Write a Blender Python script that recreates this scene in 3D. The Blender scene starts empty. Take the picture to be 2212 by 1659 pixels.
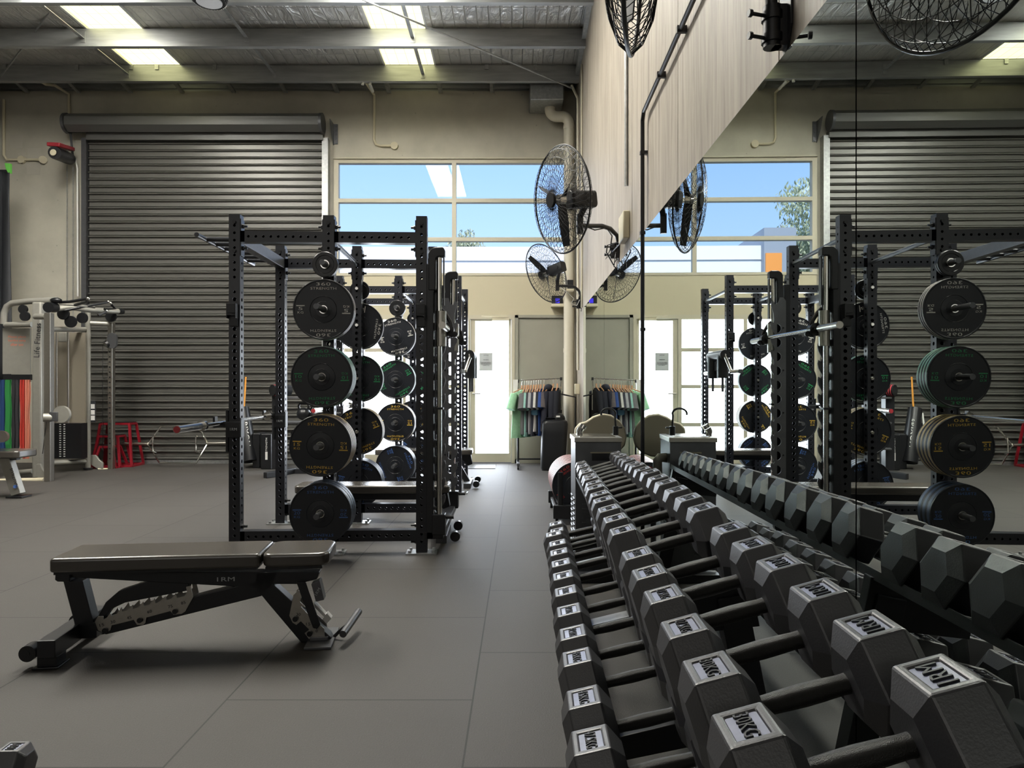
import bpy, bmesh, math, random
from mathutils import Vector, Matrix, Euler
random.seed(7)
sc = bpy.context.scene
COL = sc.collection
R_ = math.radians

# ---------------------------------------------------------------- camera
F, CU, CV, CH = 1550.0, 1106.0, 829.5, 1.16
cam_d = bpy.data.cameras.new('camera'); cam = bpy.data.objects.new('camera', cam_d); COL.objects.link(cam)
cam_d.sensor_width = 36.0; cam_d.lens = 36.0 * F / 2212.0; cam_d.clip_start = 0.05; cam_d.clip_end = 300
cam.location = (0, 0, CH); cam.rotation_euler = (R_(90), 0, 0)
sc.camera = cam
# ---------------------------------------------------------------- colour management
vs = sc.view_settings
sc.display_settings.display_device = 'sRGB'
vs.view_transform = 'Standard'; vs.look = 'None'; vs.exposure = 0.76; vs.gamma = 1.0; vs.use_curve_mapping = False
try:
    sc.cycles.max_bounces = 8; sc.cycles.diffuse_bounces = 4; sc.cycles.glossy_bounces = 6
    sc.cycles.transparent_max_bounces = 16; sc.cycles.sample_clamp_indirect = 6.0
    sc.cycles.caustics_reflective = False; sc.cycles.caustics_refractive = False
except Exception: pass
# ---------------------------------------------------------------- light constants
SKYLIGHT_E = 33.0      # unseen skylight sheets over the middle of the hall, glow boosted to light it
EAVE_E = 1.35         # mesh covered sheets along the eave, glow dimmed to keep their cream tone
REAR_FILL_E = 0.75          # unseen glowing panes added behind the camera as fill light
FROST_E = 9.0         # frosted door / shopfront glass
SKY_E = 0.90
# ---------------------------------------------------------------- world: clear blue sky
w = bpy.data.worlds.new('sky'); sc.world = w; w.use_nodes = True
nt = w.node_tree; nt.nodes.clear()
o = nt.nodes.new('ShaderNodeOutputWorld'); bg = nt.nodes.new('ShaderNodeBackground'); bg.inputs[1].default_value = SKY_E
tc = nt.nodes.new('ShaderNodeTexCoord'); sp = nt.nodes.new('ShaderNodeSeparateXYZ'); cr = nt.nodes.new('ShaderNodeValToRGB')
nt.links.new(tc.outputs['Generated'], sp.inputs[0]); nt.links.new(sp.outputs[2], cr.inputs[0])
e = cr.color_ramp.elements
e[0].position = 0.0; e[0].color = (0.62, 0.82, 1.0, 1); e[1].position = 0.36; e[1].color = (0.26, 0.47, 0.90, 1)
x = e.new(0.17); x.color = (0.44, 0.64, 0.97, 1)
nt.links.new(cr.outputs[0], bg.inputs[0]); nt.links.new(bg.outputs[0], o.inputs[0])
sd = bpy.data.lights.new('sun', 'SUN'); sd.energy = 3.2; sd.angle = R_(0.6); sd.color = (1, 0.96, 0.9)
so = bpy.data.objects.new('sun', sd); COL.objects.link(so); so.rotation_euler = (R_(42), 0, R_(14)); so.location = (0, -20, 20)

# ---------------------------------------------------------------- helpers
def lin(c):
    c = c / 255.0
    return c / 12.92 if c <= 0.04045 else ((c + 0.055) / 1.055) ** 2.4
def rgb(r, g, b): return (lin(r), lin(g), lin(b), 1)
def P(u, v, Y): return Vector(((u - CU) * Y / F, Y, CH + (CV - v) * Y / F))
def N(nt, t): return nt.nodes.new(t)
def mat(name, col, rough=0.5, metal=0.0, spec=0.5, noise=0.0, nscale=20, bump=0.0, bscale=60, emit=None, es=0, stretch=None):
    m = bpy.data.materials.new(name); m.use_nodes = True; t = m.node_tree
    b = t.nodes['Principled BSDF']
    b.inputs['Base Color'].default_value = col; b.inputs['Roughness'].default_value = rough
    b.inputs['Metallic'].default_value = metal; b.inputs['Specular IOR Level'].default_value = spec
    if emit: b.inputs['Emission Color'].default_value = emit; b.inputs['Emission Strength'].default_value = es
    if noise or bump:
        g = N(t, 'ShaderNodeTexCoord'); mp = N(t, 'ShaderNodeMapping'); t.links.new(g.outputs['Object'], mp.inputs[0])
        if stretch: mp.inputs['Scale'].default_value = stretch
    if noise:
        n = N(t, 'ShaderNodeTexNoise'); n.inputs['Scale'].default_value = nscale; n.inputs['Detail'].default_value = 5
        t.links.new(mp.outputs[0], n.inputs[0])
        mr = N(t, 'ShaderNodeMapRange'); mr.inputs[1].default_value = .3; mr.inputs[2].default_value = .7
        mr.inputs[3].default_value = 1 - noise; mr.inputs[4].default_value = 1 + noise
        t.links.new(n.outputs[0], mr.inputs[0])
        mx = N(t, 'ShaderNodeVectorMath'); mx.operation = 'MULTIPLY'; mx.inputs[0].default_value = col[:3]
        t.links.new(mr.outputs[0], mx.inputs[1]); t.links.new(mx.outputs[0], b.inputs['Base Color'])
    if bump:
        n = N(t, 'ShaderNodeTexNoise'); n.inputs['Scale'].default_value = bscale; n.inputs['Detail'].default_value = 4
        t.links.new(mp.outputs[0], n.inputs[0])
        bp = N(t, 'ShaderNodeBump'); bp.inputs['Strength'].default_value = bump; bp.inputs['Distance'].default_value = 0.01
        t.links.new(n.outputs[0], bp.inputs['Height']); t.links.new(bp.outputs[0], b.inputs['Normal'])
    return m
def emis(name, col, s, noise=0.0, scale=(1, 1, 1)):
    m = bpy.data.materials.new(name); m.use_nodes = True; t = m.node_tree; t.nodes.clear()
    o = N(t, 'ShaderNodeOutputMaterial'); e = N(t, 'ShaderNodeEmission'); e.inputs[0].default_value = col; e.inputs[1].default_value = s
    t.links.new(e.outputs[0], o.inputs[0])
    return m

M = {}
M['black_steel'] = mat('black_steel', rgb(26, 27, 31), 0.4, 0.0, 0.5, noise=.12, nscale=40)
M['rack_steel'] = mat('rack_steel', rgb(26, 28, 36), 0.34, 0.0, 0.55, noise=.08, nscale=30)
M['rail_black'] = mat('rail_black', rgb(16, 17, 20), 0.4)
M['rubber'] = mat('rubber', rgb(50, 50, 54), 0.38, 0, .9, noise=.18, nscale=9, bump=.08, bscale=300)
M['rubber_text'] = mat('rubber_text', rgb(34, 35, 38), 0.45, 0, .4)
M['recess_sheen'] = mat('recess_sheen', rgb(158, 164, 186), 0.28, 0, .9, noise=.1, nscale=40)  # bright reflection on the black rubber panels put into a pale blue colour
M['handle'] = mat('handle', rgb(32, 31, 28), 0.36, .25, .5, bump=.35, bscale=700, noise=.2, nscale=60)
M['chrome'] = mat('chrome', rgb(215, 213, 208), 0.16, 1.0)
M['brushed'] = mat('brushed', rgb(176, 172, 164), 0.33, 1.0, noise=.05, nscale=50)
M['galv'] = mat('galv', rgb(176, 178, 178), 0.38, .85, noise=.15, nscale=25)
M['gunmetal'] = mat('gunmetal', rgb(104, 105, 108), 0.42, .7, noise=.06)
M['machine_silver'] = mat('machine_silver', rgb(158, 156, 148), 0.36, .35, noise=.04)
M['machine_panel'] = mat('machine_panel', rgb(142, 134, 120), 0.5, 0)
M['plate'] = mat('plate', rgb(28, 31, 38), 0.4, 0, .5, noise=.1, nscale=12)
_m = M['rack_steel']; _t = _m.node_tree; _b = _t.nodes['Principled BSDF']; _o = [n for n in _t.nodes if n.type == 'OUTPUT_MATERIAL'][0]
_g = _t.nodes.new('ShaderNodeNewGeometry'); _d = _t.nodes.new('ShaderNodeBsdfDiffuse'); _d.inputs[0].default_value = (.003, .003, .004, 1); _x = _t.nodes.new('ShaderNodeMixShader')   # shade inside the tubes painted near black on the back faces
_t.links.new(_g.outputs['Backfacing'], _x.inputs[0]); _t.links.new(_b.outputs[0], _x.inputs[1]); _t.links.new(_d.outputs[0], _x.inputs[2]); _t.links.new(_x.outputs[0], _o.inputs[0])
M['black_plastic'] = mat('black_plastic', rgb(22, 23, 26), 0.35)
M['vinyl'] = mat('vinyl', rgb(76, 72, 67), 0.24, 0, 1.0, bump=.04, bscale=220)
M['vinyl_side'] = M['vinyl']
M['cream'] = mat('cream', rgb(206, 198, 172), 0.55)
M['cream_paint'] = mat('cream_paint', rgb(192, 184, 158), 0.5)
M['pvc'] = mat('pvc', rgb(208, 202, 184), 0.4)
M['frame_paint'] = mat('frame_paint', rgb(190, 184, 164), 0.45)
M['grey_panel'] = mat('grey_panel', rgb(150, 148, 136), 0.5, noise=.05, nscale=3)
M['white'] = mat('white', rgb(225, 225, 222), 0.5)
M['paper'] = mat('paper', rgb(190, 194, 196), 0.7)
M['ink'] = mat('ink', rgb(40, 42, 46), 0.6)
M['red'] = mat('red', rgb(140, 24, 38), 0.4)
M['red_cap'] = mat('red_cap', rgb(205, 70, 78), 0.4)
M['orange'] = mat('orange', rgb(232, 160, 70), 0.5)
M['orange_text'] = mat('orange_text', rgb(226, 128, 98), 0.5)
M['wood_peg'] = mat('wood_peg', rgb(196, 150, 112), 0.5)
M['txt5'] = mat('txt5', rgb(240, 238, 232), 0.5)
M['txt10'] = mat('txt10', rgb(56, 168, 108), 0.5)
M['txt15'] = mat('txt15', rgb(236, 196, 84), 0.5)
M['txt20'] = mat('txt20', rgb(74, 112, 180), 0.5)
M['txt25'] = mat('txt25', rgb(200, 60, 60), 0.5)
M['rim5'] = mat('rim5', rgb(190, 186, 180), 0.4); M['rim10'] = mat('rim10', rgb(120, 170, 145), 0.4)
M['rim15'] = mat('rim15', rgb(200, 176, 120), 0.4); M['rim20'] = mat('rim20', rgb(70, 90, 120), 0.4); M['rim25'] = mat('rim25', rgb(205, 160, 160), 0.4)
M['roller'] = mat('roller', rgb(102, 101, 97), 0.34, .3, .5, noise=.04, nscale=2)
M['roller_dark'] = mat('roller_dark', rgb(96, 96, 94), 0.4, .2)
M['purlin'] = mat('purlin', rgb(168, 170, 170), 0.42, .5, noise=.15, nscale=5, stretch=(.5, 4, 4))
M['blade'] = mat('blade', rgb(20, 21, 24), 0.4)
M['bldg'] = mat('bldg', rgb(236, 236, 240), 0.8)
M['bldg_grey'] = mat('bldg_grey', rgb(150, 155, 165), 0.8)
M['bldg_orange'] = mat('bldg_orange', rgb(235, 150, 70), 0.7)
M['leaf'] = mat('leaf', rgb(168, 172, 140), 0.7, noise=.3, nscale=3)
M['bark'] = mat('bark', rgb(150, 140, 125), 0.8)
M['asphalt'] = mat('asphalt', rgb(120, 118, 114), 0.9)
M['curtain'] = mat('curtain', rgb(44, 46, 50), 0.55, bump=.3, bscale=5)
M['patch_paint'] = mat('patch_paint', rgb(184, 180, 168), .7)
M['screen'] = emis('screen', rgb(70, 60, 210), 0.9)
M['lens'] = mat('lens', rgb(150, 150, 150), 0.4, emit=(1, 1, 1, 1), es=.12, bump=.6, bscale=120)

# mirror
m = bpy.data.materials.new('mirror'); m.use_nodes = True; t = m.node_tree; t.nodes.clear()
oo = N(t, 'ShaderNodeOutputMaterial'); gl = N(t, 'ShaderNodeBsdfGlossy'); gl.inputs[0].default_value = (.74, .79, .77, 1); gl.inputs['Roughness'].default_value = 0.0
t.links.new(gl.outputs[0], oo.inputs[0]); M['mirror'] = m
# clear glass
m = bpy.data.materials.new('clear_glass'); m.use_nodes = True; t = m.node_tree; t.nodes.clear()
oo = N(t, 'ShaderNodeOutputMaterial'); mx = N(t, 'ShaderNodeMixShader'); tr = N(t, 'ShaderNodeBsdfTransparent'); gl = N(t, 'ShaderNodeBsdfGlossy')
gl.inputs['Roughness'].default_value = 0.0; tr.inputs[0].default_value = (.96, .98, 1, 1); mx.inputs[0].default_value = .012
t.links.new(tr.outputs[0], mx.inputs[1]); t.links.new(gl.outputs[0], mx.inputs[2]); t.links.new(mx.outputs[0], oo.inputs[0]); M['glass'] = m
M['frost'] = emis('frost', (0.84, 0.91, 1.0, 1), FROST_E)
M['rear_fill'] = emis('rear_fill', (1.0, .965, .90, 1), REAR_FILL_E)
# skylight sheet: translucent fibreglass, lit by the sky, with faint mesh wires and specks
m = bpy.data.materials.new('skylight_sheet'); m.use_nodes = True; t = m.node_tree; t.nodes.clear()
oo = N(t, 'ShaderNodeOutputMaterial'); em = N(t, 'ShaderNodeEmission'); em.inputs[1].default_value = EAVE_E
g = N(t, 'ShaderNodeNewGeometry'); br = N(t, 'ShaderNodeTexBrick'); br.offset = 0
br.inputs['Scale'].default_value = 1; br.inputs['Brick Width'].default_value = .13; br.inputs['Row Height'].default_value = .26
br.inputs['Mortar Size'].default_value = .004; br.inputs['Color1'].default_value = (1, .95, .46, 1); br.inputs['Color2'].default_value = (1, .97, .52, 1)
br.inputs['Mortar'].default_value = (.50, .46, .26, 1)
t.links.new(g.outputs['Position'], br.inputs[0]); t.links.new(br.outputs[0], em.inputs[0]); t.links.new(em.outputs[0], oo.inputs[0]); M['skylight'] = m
M['skylight_boosted'] = emis('skylight_boosted', (1.0, .965, .88, 1), SKYLIGHT_E)
# foil insulation
m = bpy.data.materials.new('foil'); m.use_nodes = True; t = m.node_tree; b = t.nodes['Principled BSDF']
b.inputs['Base Color'].default_value = rgb(214, 212, 208); b.inputs['Metallic'].default_value = .75; b.inputs['Roughness'].default_value = .36
g = N(t, 'ShaderNodeNewGeometry'); mp = N(t, 'ShaderNodeMapping'); mp.inputs['Scale'].default_value = (2.2, .9, 1)
mp.inputs['Rotation'].default_value = (0, 0, R_(14)); t.links.new(g.outputs['Position'], mp.inputs[0])
n1 = N(t, 'ShaderNodeTexNoise'); n1.inputs['Scale'].default_value = 3.2; n1.inputs['Detail'].default_value = 6; n1.inputs['Distortion'].default_value = 1.2
t.links.new(mp.outputs[0], n1.inputs[0])
br = N(t, 'ShaderNodeTexBrick'); br.offset = 0; br.inputs['Scale'].default_value = 1; br.inputs['Brick Width'].default_value = .14; br.inputs['Row Height'].default_value = .3
br.inputs['Mortar Size'].default_value = .008; br.inputs['Mortar Smooth'].default_value = 1
br.inputs['Color1'].default_value = (1, 1, 1, 1); br.inputs['Color2'].default_value = (1, 1, 1, 1); br.inputs['Mortar'].default_value = (0, 0, 0, 1)
t.links.new(g.outputs['Position'], br.inputs[0])
mm = N(t, 'ShaderNodeMath'); mm.operation = 'MULTIPLY_ADD'; mm.inputs[1].default_value = 2.2; t.links.new(n1.outputs[0], mm.inputs[0]); t.links.new(br.outputs[0], mm.inputs[2])
bp = N(t, 'ShaderNodeBump'); bp.inputs['Strength'].default_value = .8; bp.inputs['Distance'].default_value = .022
t.links.new(mm.outputs[0], bp.inputs['Height']); t.links.new(bp.outputs[0], b.inputs['Normal']); M['foil'] = m
# concrete
def concrete(name, col):
    m = bpy.data.materials.new(name); m.use_nodes = True; t = m.node_tree; b = t.nodes['Principled BSDF']; b.inputs['Roughness'].default_value = .75
    g = N(t, 'ShaderNodeNewGeometry'); n = N(t, 'ShaderNodeTexNoise'); n.inputs['Scale'].default_value = 1.6; n.inputs['Detail'].default_value = 8; n.inputs['Roughness'].default_value = .62
    t.links.new(g.outputs['Position'], n.inputs[0]); c = N(t, 'ShaderNodeValToRGB')
    c.color_ramp.elements[0].position = .3; c.color_ramp.elements[1].position = .7
    c.color_ramp.elements[0].color = tuple(k * .84 for k in col[:3]) + (1,); c.color_ramp.elements[1].color = tuple(k * 1.1 for k in col[:3]) + (1,)
    t.links.new(n.outputs[0], c.inputs[0])
    v = N(t, 'ShaderNodeTexVoronoi'); v.inputs['Scale'].default_value = 5; t.links.new(g.outputs['Position'], v.inputs[0])
    l = N(t, 'ShaderNodeMath'); l.operation = 'LESS_THAN'; l.inputs[1].default_value = .05; t.links.new(v.outputs['Distance'], l.inputs[0])
    ms = N(t, 'ShaderNodeMath'); ms.operation = 'MULTIPLY'; ms.inputs[1].default_value = .35; t.links.new(l.outputs[0], ms.inputs[0])
    mx = N(t, 'ShaderNodeMix'); mx.data_type = 'RGBA'; t.links.new(ms.outputs[0], mx.inputs[0]); t.links.new(c.outputs[0], mx.inputs[6]); mx.inputs[7].default_value = (.12, .11, .1, 1)
    t.links.new(mx.outputs[2], b.inputs['Base Color']); return m
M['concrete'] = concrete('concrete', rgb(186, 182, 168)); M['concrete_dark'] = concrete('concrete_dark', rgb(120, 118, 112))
# whitewashed plywood
m = bpy.data.materials.new('plywood'); m.use_nodes = True; t = m.node_tree; b = t.nodes['Principled BSDF']; b.inputs['Roughness'].default_value = .55
g = N(t, 'ShaderNodeNewGeometry'); mp = N(t, 'ShaderNodeMapping'); mp.inputs['Scale'].default_value = (1, 7, .45); t.links.new(g.outputs['Position'], mp.inputs[0])
n = N(t, 'ShaderNodeTexNoise'); n.inputs['Scale'].default_value = 3.2; n.inputs['Detail'].default_value = 9; n.inputs['Roughness'].default_value = .7; n.inputs['Distortion'].default_value = .5
t.links.new(mp.outputs[0], n.inputs[0]); c = N(t, 'ShaderNodeValToRGB')
c.color_ramp.elements[0].position = .28; c.color_ramp.elements[0].color = rgb(118, 109, 96); c.color_ramp.elements[1].position = .6; c.color_ramp.elements[1].color = rgb(164, 155, 141)
t.links.new(n.outputs[0], c.inputs[0]); t.links.new(c.outputs[0], b.inputs['Base Color']); M['plywood'] = m
# rubber floor: staggered tiles with seams, speckles
m = bpy.data.materials.new('rubber_floor'); m.use_nodes = True; t = m.node_tree; b = t.nodes['Principled BSDF']
b.inputs['Roughness'].default_value = .62; b.inputs['Specular IOR Level'].default_value = .45
def Mth(op, a=None, bb=None, c_=None):
    n = N(t, 'ShaderNodeMath'); n.operation = op
    for i, v in enumerate((a, bb, c_)):
        if v is None: continue
        if isinstance(v, (int, float)): n.inputs[i].default_value = v
        else: t.links.new(v, n.inputs[i])
    return n.outputs[0]
g = N(t, 'ShaderNodeNewGeometry'); s = N(t, 'ShaderNodeSeparateXYZ'); t.links.new(g.outputs['Position'], s.inputs[0])
X, Y = s.outputs[0], s.outputs[1]
xp = Mth('DIVIDE', Mth('ADD', Mth('SUBTRACT', X, Mth('MULTIPLY', Y, .0129)), 1.083), .905)
colf = Mth('FLOOR', xp); fx = Mth('SUBTRACT', xp, colf)
yp = Mth('ADD', Mth('DIVIDE', Mth('SUBTRACT', Y, 2.635), .93), Mth('MULTIPLY', Mth('FLOORED_MODULO', colf, 2.0), .5))
rowf = Mth('FLOOR', yp); fy = Mth('SUBTRACT', yp, rowf)
dx = Mth('MULTIPLY', Mth('MINIMUM', fx, Mth('SUBTRACT', 1.0, fx)), .905); dy = Mth('MULTIPLY', Mth('MINIMUM', fy, Mth('SUBTRACT', 1.0, fy)), .93)
seam = Mth('LESS_THAN', Mth('MINIMUM', dx, dy), .0032)
wn = N(t, 'ShaderNodeTexWhiteNoise'); cb = N(t, 'ShaderNodeCombineXYZ'); t.links.new(colf, cb.inputs[0]); t.links.new(rowf, cb.inputs[1]); t.links.new(cb.outputs[0], wn.inputs[0])
n1 = N(t, 'ShaderNodeTexNoise'); n1.inputs['Scale'].default_value = 190; n1.inputs['Detail'].default_value = 2; t.links.new(g.outputs['Position'], n1.inputs[0])
n2 = N(t, 'ShaderNodeTexNoise'); n2.inputs['Scale'].default_value = 1.3; n2.inputs['Detail'].default_value = 5; t.links.new(g.outputs['Position'], n2.inputs[0])
v = N(t, 'ShaderNodeTexVoronoi'); v.inputs['Scale'].default_value = 42; t.links.new(g.outputs['Position'], v.inputs[0])
spk = Mth('LESS_THAN', v.outputs['Distance'], .05)
val = Mth('ADD', Mth('ADD', .56, Mth('MULTIPLY', wn.outputs[0], .10)), Mth('ADD', Mth('MULTIPLY', n1.outputs[0], .55), Mth('MULTIPLY', n2.outputs[0], .22)))
val = Mth('MULTIPLY', val, Mth('SUBTRACT', 1.0, Mth('MULTIPLY', seam, .85)))
val = Mth('ADD', val, Mth('MULTIPLY', spk, 1.0))
vm = N(t, 'ShaderNodeVectorMath'); vm.operation = 'MULTIPLY'; vm.inputs[0].default_value = rgb(66, 63, 60)[:3]
t.links.new(val, vm.inputs[1]); t.links.new(vm.outputs[0], b.inputs['Base Color'])
bp = N(t, 'ShaderNodeBump'); bp.inputs['Strength'].default_value = .35; bp.inputs['Distance'].default_value = .003
t.links.new(Mth('SUBTRACT', n1.outputs[0], Mth('MULTIPLY', seam, 2.0)), bp.inputs['Height']); t.links.new(bp.outputs[0], b.inputs['Normal'])
M['floor'] = m

class MB:
    """collects primitives, builds ONE mesh object"""
    def __init__(s): s.v = []; s.f = []
    def add(s, vs, fs):
        n = len(s.v); s.v += [Vector(p) for p in vs]; s.f += [tuple(i + n for i in f) for f in fs]; return s
    def box(s, c, d, rot=None):
        c = Vector(c); hx, hy, hz = d[0] / 2, d[1] / 2, d[2] / 2
        vs = [Vector((sx * hx, sy * hy, sz * hz)) for sz in (-1, 1) for sy in (-1, 1) for sx in (-1, 1)]
        if rot is not None: vs = [rot @ p for p in vs]
        return s.add([c + p for p in vs], [(0, 2, 3, 1), (4, 5, 7, 6), (0, 1, 5, 4), (2, 6, 7, 3), (0, 4, 6, 2), (1, 3, 7, 5)])
    def bx(s, x0, x1, y0, y1, z0, z1): return s.box(((x0 + x1) / 2, (y0 + y1) / 2, (z0 + z1) / 2), (abs(x1 - x0), abs(y1 - y0), abs(z1 - z0)))
    def tube(s, pts, r, n=10, cap=True, closed=False):
        pts = [Vector(p) for p in pts]; k = len(pts); rs = r if isinstance(r, (list, tuple)) else [r] * k
        up = Vector((0, 0, 1)); vs = []; prev = None
        for i, p in enumerate(pts):
            if closed: d = pts[(i + 1) % k] - pts[i - 1]
            elif i == 0: d = pts[1] - p
            elif i == k - 1: d = p - pts[i - 1]
            else: d = (pts[i + 1] - p).normalized() + (p - pts[i - 1]).normalized()
            if d.length < 1e-9: d = Vector((0, 0, 1))
            d.normalize()
            if prev is None:
                a = d.cross(up) if abs(d.dot(up)) < .95 else d.cross(Vector((1, 0, 0)))
            else: a = prev - d * prev.dot(d)
            a.normalize(); prev = a; b = d.cross(a)
            for j in range(n):
                th = 2 * math.pi * (j + .5) / n; vs.append(p + (a * math.cos(th) + b * math.sin(th)) * rs[i])
        fs = []
        for i in range(k if closed else k - 1):
            i2 = (i + 1) % k
            for j in range(n): j2 = (j + 1) % n; fs.append((i * n + j, i * n + j2, i2 * n + j2, i2 * n + j))
        if cap and not closed: fs.append(tuple(range(n))[::-1]); fs.append(tuple(range((k - 1) * n, k * n)))
        return s.add(vs, fs)
    def cyl(s, a, b, r, n=16): return s.tube([a, b], r, n)
    def bar(s, a, b, wx, wy, up=(0, 0, 1)):
        """rectangular bar a->b; wx across horizontally, wy along 'up'"""
        a = Vector(a); b = Vector(b); d = (b - a); L = d.length; d.normalize(); up = Vector(up)
        x = d.cross(up); 
        if x.length < 1e-4: x = d.cross(Vector((0, 1, 0)))
        x.normalize(); y = x.cross(d); rot = Matrix((x, d, y)).transposed()
        return s.box((a + b) / 2, (wx, L, wy), rot)
    def prism(s, poly, y0, y1, axis='y'):
        """poly list of (x,z) extruded along y (or (y,z) along x, (x,y) along z)"""
        def mk(p, q):
            return (p[0], q, p[1]) if axis == 'y' else ((q, p[0], p[1]) if axis == 'x' else (p[0], p[1], q))
        n = len(poly); vs = [mk(p, y0) for p in poly] + [mk(p, y1) for p in poly]
        fs = [tuple(range(n)), tuple(range(n, 2 * n))[::-1]] + [(i, i + n, (i + 1) % n + n, (i + 1) % n) for i in range(n)]
        return s.add(vs, fs)
    def lathe(s, prof, n=32, axis='y', c=(0, 0, 0)):
        """prof list of (r, t) about axis; closed ends if r==0"""
        c = Vector(c); vs = []
        for r, t in prof:
            for j in range(n):
                th = 2 * math.pi * j / n; a, b = r * math.cos(th), r * math.sin(th)
                vs.append(c + (Vector((a, t, b)) if axis == 'y' else (Vector((t, a, b)) if axis == 'x' else Vector((a, b, t)))))
        fs = [(i * n + j, i * n + (j + 1) % n, (i + 1) * n + (j + 1) % n, (i + 1) * n + j) for i in range(len(prof) - 1) for j in range(n)]
        return s.add(vs, fs)
    def ball(s, c, rx, ry=None, rz=None, n=16, m=10):
        ry = ry or rx; rz = rz or rx; c = Vector(c); vs = []; fs = []
        for i in range(m + 1):
            ph = math.pi * i / m
            for j in range(n):
                th = 2 * math.pi * j / n; vs.append(c + Vector((rx * math.sin(ph) * math.cos(th), ry * math.sin(ph) * math.sin(th), rz * math.cos(ph))))
        for i in range(m):
            for j in range(n): fs.append((i * n + j, (i + 1) * n + j, (i + 1) * n + (j + 1) % n, i * n + (j + 1) % n))
        return s.add(vs, fs)
    def xf(s, mtx, start=0):
        for i in range(start, len(s.v)): s.v[i] = mtx @ s.v[i]
        return s
    def mesh(s, name, off=Vector((0, 0, 0)), smooth=.55):
        me = bpy.data.meshes.new(name); me.from_pydata([tuple(p - off) for p in s.v], [], s.f)
        bm = bmesh.new(); bm.from_mesh(me); bmesh.ops.remove_doubles(bm, verts=bm.verts, dist=1e-6)
        bmesh.ops.recalc_face_normals(bm, faces=bm.faces); bm.to_mesh(me); bm.free()
        if smooth: me.shade_smooth(); me.set_sharp_from_angle(angle=smooth)
        return me
    def build(s, name, m, parent=None, bevel=0, smooth=.55, seg=2):
        off = Vector((0, 0, 0)); p = parent
        while p is not None: off += p.location; p = p.parent
        me = s.mesh(name, off, smooth); me.materials.append(M[m] if isinstance(m, str) else m)
        ob = bpy.data.objects.new(name, me); COL.objects.link(ob); ob.parent = parent
        if bevel:
            md = ob.modifiers.new('bevel', 'BEVEL'); md.width = bevel; md.segments = seg; md.limit_method = 'ANGLE'; md.angle_limit = .6
        return ob
def tag(o, label=None, cat=None, group=None, kind=None):
    if label: o['label'] = label
    if cat: o['category'] = cat
    if group: o['group'] = group
    if kind: o['kind'] = kind
    return o
def thing(name, label, cat, loc=(0, 0, 0), group=None, kind=None):
    o = bpy.data.objects.new(name, None); COL.objects.link(o); o.location = loc; o.empty_display_size = .1
    return tag(o, label, cat, group, kind)
def struct(name, mb, m, **k): return tag(mb.build(name, m, **k), kind='structure')
def copy_tree(o, parent=None):
    c = o.copy(); COL.objects.link(c); c.parent = parent
    for ch in list(o.children): copy_tree(ch, c)
    return c
_tc = {}
def text_geo(s, extr=.002):
    k = (s, extr)
    if k not in _tc:
        cu = bpy.data.curves.new('t', 'FONT'); cu.body = s; cu.size = 1; cu.extrude = extr; cu.align_x = 'CENTER'; cu.align_y = 'CENTER'; cu.resolution_u = 2
        cu.space_character = 1.05
        ob = bpy.data.objects.new('t', cu); COL.objects.link(ob); bpy.context.view_layer.update()
        me = bpy.data.meshes.new_from_object(ob.evaluated_get(bpy.context.evaluated_depsgraph_get()))
        vs = [v.co.copy() for v in me.vertices]; fs = [tuple(p.vertices) for p in me.polygons]
        bpy.data.objects.remove(ob); bpy.data.curves.remove(cu); bpy.data.meshes.remove(me)
        xs = [v.x for v in vs]; ys = [v.y for v in vs]; cx = (min(xs) + max(xs)) / 2; cy = (min(ys) + max(ys)) / 2; W = max(xs) - min(xs); H = max(ys) - min(ys)
        vs = [Vector(((v.x - cx) / W, (v.y - cy) / H, v.z / extr)) for v in vs]
        _tc[k] = (vs, fs)
    return _tc[k]
def put_text(mb, s, w, h, mtx, d=.0015):
    """unit text scaled to w x h, thickness +-d, placed by mtx (local x right, y up, z out)"""
    vs, fs = text_geo(s); mb.add([mtx @ Vector((v.x * w, v.y * h, v.z * d)) for v in vs], fs)
def frame_mtx(o, x, y):
    x = Vector(x).normalized(); y = Vector(y).normalized(); z = x.cross(y); m = Matrix((x, y, z)).transposed().to_4x4(); m.translation = Vector(o); return m

# ================================================================ SETTING
YF = 10.58                      # far wall inner face
def xw(y): return .774 + .0155 * y      # plywood wall face
def xm(y): return .744 + .0155 * y      # mirror face
XL, YB, ZT = -8.3, -7.0, 5.57
def PX(u, y=10.5): return (u - CU) * y / F
def PZ(v, y=10.5): return CH + (CV - v) * y / F
struct('floor', MB().bx(XL - .2, 1.4, YB - .2, YF + .25, -.12, 0), 'floor', smooth=0)
g = MB().bx(-40, 40, YF + .25, 70, -.3, -.12); struct('trim_1', g, 'asphalt', smooth=0)
# far wall of precast concrete, with the shopfront opening cut out
WX0, WX1 = PX(720), .80; WZ1 = PZ(343)
g = MB().bx(XL - .2, WX0, YF, YF + .2, 0, 5.48).bx(WX0, WX1, YF, YF + .2, WZ1, 5.48).bx(WX1, 1.35, YF, YF + .2, 0, 5.48)
struct('wall_back', g, 'concrete', smooth=0)
struct('wall_left', MB().bx(XL - .2, XL, YB, YF, 0, 5.75), 'concrete_dark', smooth=0)
g = MB().bx(XL - .2, 1.4, YB - .2, YB, 0, 2.3).bx(XL - .2, 1.4, YB - .2, YB, 5.0, 5.75).bx(XL - .2, -7.6, YB - .2, YB, 2.3, 5.0).bx(.4, 1.4, YB - .2, YB, 2.3, 5.0)
struct('wall_front', g, 'concrete', smooth=0)
w9 = thing('window_9', None, None, (-3.5, YB, 2.3), kind='structure')  # unseen glazing added to brighten the far walls, roof and front faces
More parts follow.
